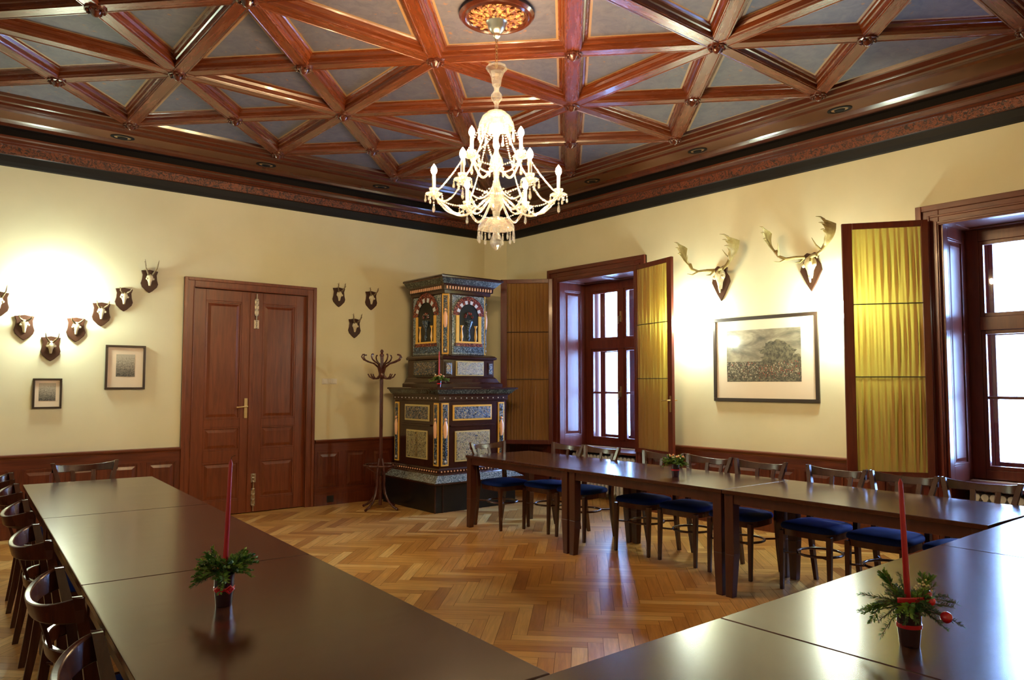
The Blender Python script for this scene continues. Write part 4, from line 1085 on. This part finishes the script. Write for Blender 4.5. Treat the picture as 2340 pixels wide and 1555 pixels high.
# ------------------------------------------------------------------ advent arrangements
def sprig(mb, base, d, L, R, mat, kind):
    d = d.normalized(); side = d.cross(Vector((0,0,1))); side = side.normalized() if side.length > .1 else Vector((1,0,0))
    up = side.cross(d); n = int(L*(650 if kind == 'spruce' else 420)); droop = R.uniform(.0, .35)
    pts = []
    for k in range(6):
        u = k/5; pts.append(base + d*L*u + Vector((0,0,-droop*L*u*u)))
    mb.tube(pts, [.002,.0018,.0016,.0012,.001,.0005], 4, 2)
    for k in range(n):
        u = (k+.5)/n; p = pts[0].lerp(pts[0], 0); i = min(4, int(u*5)); p = pts[i].lerp(pts[i+1], u*5-i)
        ang = R.uniform(0, 2*PI) if kind == 'spruce' else (R.choice((0, PI))+R.uniform(-.5, .5))
        ln = (.021 if kind == 'spruce' else .024)*(1-.45*u)*R.uniform(.8, 1.2)
        o = (side*math.cos(ang)+up*math.sin(ang)); dirn = (o*.8+d*.75).normalized(); w = (d.cross(o)).normalized()*(.0012 if kind == 'spruce' else .0030)
        mid = p+dirn*ln*.5; tip = p+dirn*ln
        mb.add([p, mid+w, tip, mid-w], [(0,1,2,3)], mat)
        mb.add([p, mid+o.cross(w).normalized()*w.length, tip, mid-o.cross(w).normalized()*w.length], [(0,1,2,3)], mat)
def arrangement(loc, label, seed, candle, wide, kinds, pot_h=.105, pot_r=.033, extras='berries', group=None, lean=(0,0), scale=1.0):
    R = random.Random(seed)
    t = thing('candle_arrangement', label, 'arrangement', loc, math.atan2(-6.97-loc[0], loc[1]+8.72)); t.scale = (scale,)*3
    mb = MB().lathe([(.0,0),(pot_r*.78,0),(pot_r*.82,.006),(pot_r*.96,pot_h*.55),(pot_r*1.02,pot_h*.97),(pot_r*1.05,pot_h),(pot_r*.93,pot_h),(pot_r*.9,pot_h*.9),(0,pot_h*.88)], 28)
    mb.build('pot', 'pot_glaze', t, smooth=40)
    mb = MB(); z = pot_h*.55
    mb.lathe([(pot_r*.985,z-.006),(pot_r*1.03,z-.005),(pot_r*1.035,z+.005),(pot_r*.99,z+.006)], 28)
    if extras == 'bow':
        for s in (-1, 1): mb.tube([(s*.004,-pot_r*1.05,z),(s*.02,-pot_r*1.25,z+.014),(s*.03,-pot_r*1.15,z+.004),(s*.016,-pot_r*1.2,z-.01),(s*.004,-pot_r*1.05,z)], .004, 6)
    tag(mb.build('ribbon', 'red_ribbon', t, smooth=50), 'shiny red ribbon')
    mb = MB(); c = Vector((0, 0, pot_h+.01)); n = 0
    for (kind, cnt, mat) in kinds:
        for k in range(cnt):
            a = 2*PI*(k+R.uniform(-.3,.3))/cnt + n; el = R.uniform(-.25, .95)
            d = Vector((math.cos(a)*math.cos(el), math.sin(a)*math.cos(el), math.sin(el)))
            b = c + Vector((math.cos(a), math.sin(a), 0))*.012 + Vector((0,0,R.uniform(-.005,.012)))
            L = wide*R.uniform(.6, 1.05)*(1 if el < .5 else .75)
            sprig(mb, b, d, L, R, mat, kind)
            if kind == 'thuja':
                for q in range(3):
                    d2 = (d + Vector((R.uniform(-.6,.6), R.uniform(-.6,.6), R.uniform(-.3,.4)))).normalized()
                    sprig(mb, b+d*L*R.uniform(.2,.6), d2, L*.5, R, mat, kind)
        n += .5
    mb.build('greenery', ['spruce', 'thuja', 'twig'], t)
    if candle:
        H = candle; lx, ly = lean
        mb = MB().tube([(0,0,pot_h*.85), (lx*.5, ly*.5, pot_h*.85+H*.5), (lx*.97, ly*.97, pot_h*.85+H*.97), (lx, ly, pot_h*.85+H)], [.0085,.0080,.0062,.002], 12)
        o = tag(mb.build('candle', 'red_wax', t, smooth=60), 'tall thin red candle')
        MB().tube([(lx, ly, pot_h*.85+H-.002), (lx+.004, ly, pot_h*.85+H+.010), (lx+.014, ly, pot_h*.85+H+.013)], .0012, 5).build('wick', 'twig', o)
    if extras == 'berries':
        for (x, y, z, r) in ((.055,-.03,.055,.014),(.092,-.05,.020,.016),(.05,.02,.06,.012)):
            tag(MB().ball((x, y, pot_h+z-.02), r, 12).build('bauble', 'red_ribbon', t, smooth=80), 'dark red bauble')
        mb = MB(); mb.sheet(lambda u, v: (-.028+.068*u, -.045-.006*math.sin(u*PI)-.002*v, pot_h+.022+.016*v+.010*u), 10, 3)
        mb.build('bow', 'red_ribbon', t, smooth=80, solid=.002)
        mb = MB()
        for k in range(14): mb.ball((.035+R.uniform(-.02,.03), .02+R.uniform(-.02,.02), pot_h+.055+R.uniform(-.01,.03)), .003, 5)
        mb.build('buds', 'pale_bud', t)
    if extras == 'flowers':
        mb = MB()
        for k in range(16):
            a = R.uniform(0, 2*PI); r = R.uniform(.01, .07); mb.ball((r*math.cos(a), r*math.sin(a), pot_h+.055+R.uniform(-.01,.02)), R.uniform(.006,.012), 6, R.choice((0, 1, 1)))
        mb.build('blossoms', ['pale_bud', 'orange_bud'], t, smooth=80)
    if extras == 'bow':
        mb = MB()
        for k in range(4): mb.ball((-.06+.02*k, -.04+.01*k, pot_h+.025), .005, 6)
        mb.build('buds', 'orange_bud', t)
    return t
arrangement((-6.07, -6.10, .7505), 'red candle in a dark pot of green thuja, on the table beside the chair backs', 3, .40, .118, [('thuja', 26, 1), ('spruce', 12, 0)], extras='bow', lean=(.012, .0))
arrangement((-4.68, -7.745, .7505), 'red candle in a dark pot of spruce with red baubles, on the near window-lit table', 8, .385, .135, [('spruce', 30, 0), ('thuja', 6, 1)], extras='berries', lean=(-.012, -.004))
arrangement((-2.05, -4.84, .7505), 'small dark pot of green twigs and orange blossoms without a candle', 12, 0, .10, [('thuja', 26, 1), ('spruce', 6, 0)], extras='flowers')
arrangement((-1.965, -1.30, 1.4585), 'red candle arrangement standing on the ledge of the tiled stove', 15, .36,   .11, [('thuja', 18, 1), ('spruce', 6, 0)], .08, .026, extras='flowers')

# ------------------------------------------------------------------ outside: pale neighbouring house
def house():
    t = thing('house', 'pale house with tall grey-blue window surrounds outside the far window', 'building', (9.0, 4.0, -5))
    MB().box(0, 6, -5, 14, 0, 16).build('facade', 'facade', t)
    for (y, z) in [(y, z) for y in (-3.4, -.4, 2.6, 5.6, 8.6) for z in (1.6, 5.6, 9.6)]:
        mb = MB(); mb.box(-.08, 0, y-.8, y+.8, z, z+.2); mb.box(-.08, 0, y-.8, y-.6, z+.2, z+2.9); mb.box(-.08, 0, y+.6, y+.8, z+.2, z+2.9); mb.box(-.14, 0, y-1, y+1, z+2.9, z+3.15)
        mb.build('window', 'facade_trim', t)
house()

# ------------------------------------------------------------------ light
W = bpy.data.worlds.new('World'); bpy.context.scene.world = W; W.use_nodes = True
bg = W.node_tree.nodes['Background']; bg.inputs[0].default_value = (.40, .57, 1.0, 1); bg.inputs[1].default_value = 12.5
def lamp(kind, name, loc, energy, col, size=.1, rot=None, **k):
    l = bpy.data.lights.new(name, kind); l.energy = energy; l.color = col
    if kind == 'POINT': l.shadow_soft_size = size
    o = bpy.data.objects.new(name, l); C.objects.link(o); o.location = loc
    if rot: o.rotation_euler = rot
    for a, b in k.items(): setattr(l, a, b)
    o['kind'] = 'helper'
    return o
for (a, b) in WIN:
    o = lamp('AREA', 'window_portal', (.86, (a+b)/2, (WZ0+WZ1)/2), 1, (1,1,1), rot=(0, PI/2, 0), shape='RECTANGLE')
    o.data.size = WZ1-WZ0; o.data.size_y = b-a; o.data.cycles.is_portal = True

# ------------------------------------------------------------------ camera
cam = bpy.data.cameras.new('Camera'); co = bpy.data.objects.new('Camera', cam); C.objects.link(co)
F_PX, PITCH, ROLL, YAW = 1713.93, .05865, .00113, .69007
cam.sensor_width = 36; cam.lens = F_PX*36/2340; cam.clip_start = .05
co.location = (-6.9656, -8.71616, 1.49933)
f = Vector((math.sin(YAW)*math.cos(PITCH), math.cos(YAW)*math.cos(PITCH), math.sin(PITCH)))
r = Vector((math.cos(YAW), -math.sin(YAW), 0)); u = r.cross(f)
r2 = r*math.cos(ROLL)+u*math.sin(ROLL); u2 = u*math.cos(ROLL)-r*math.sin(ROLL)
mt = Matrix((r2, u2, -f)).transposed().to_4x4(); mt.translation = co.location; co.matrix_world = mt
sc = bpy.context.scene; sc.camera = co
sc.view_settings.view_transform = 'Standard'; sc.view_settings.look = 'None'; sc.view_settings.gamma = 1; sc.view_settings.use_curve_mapping = False
sc.view_settings.exposure = 1.8
sc.cycles.use_denoising = True; sc.cycles.max_bounces = 8; sc.cycles.transparent_max_bounces = 24; sc.cycles.sample_clamp_indirect = 6
sc.cycles.caustics_reflective = False; sc.cycles.caustics_refractive = False; sc.cycles.use_light_tree = True
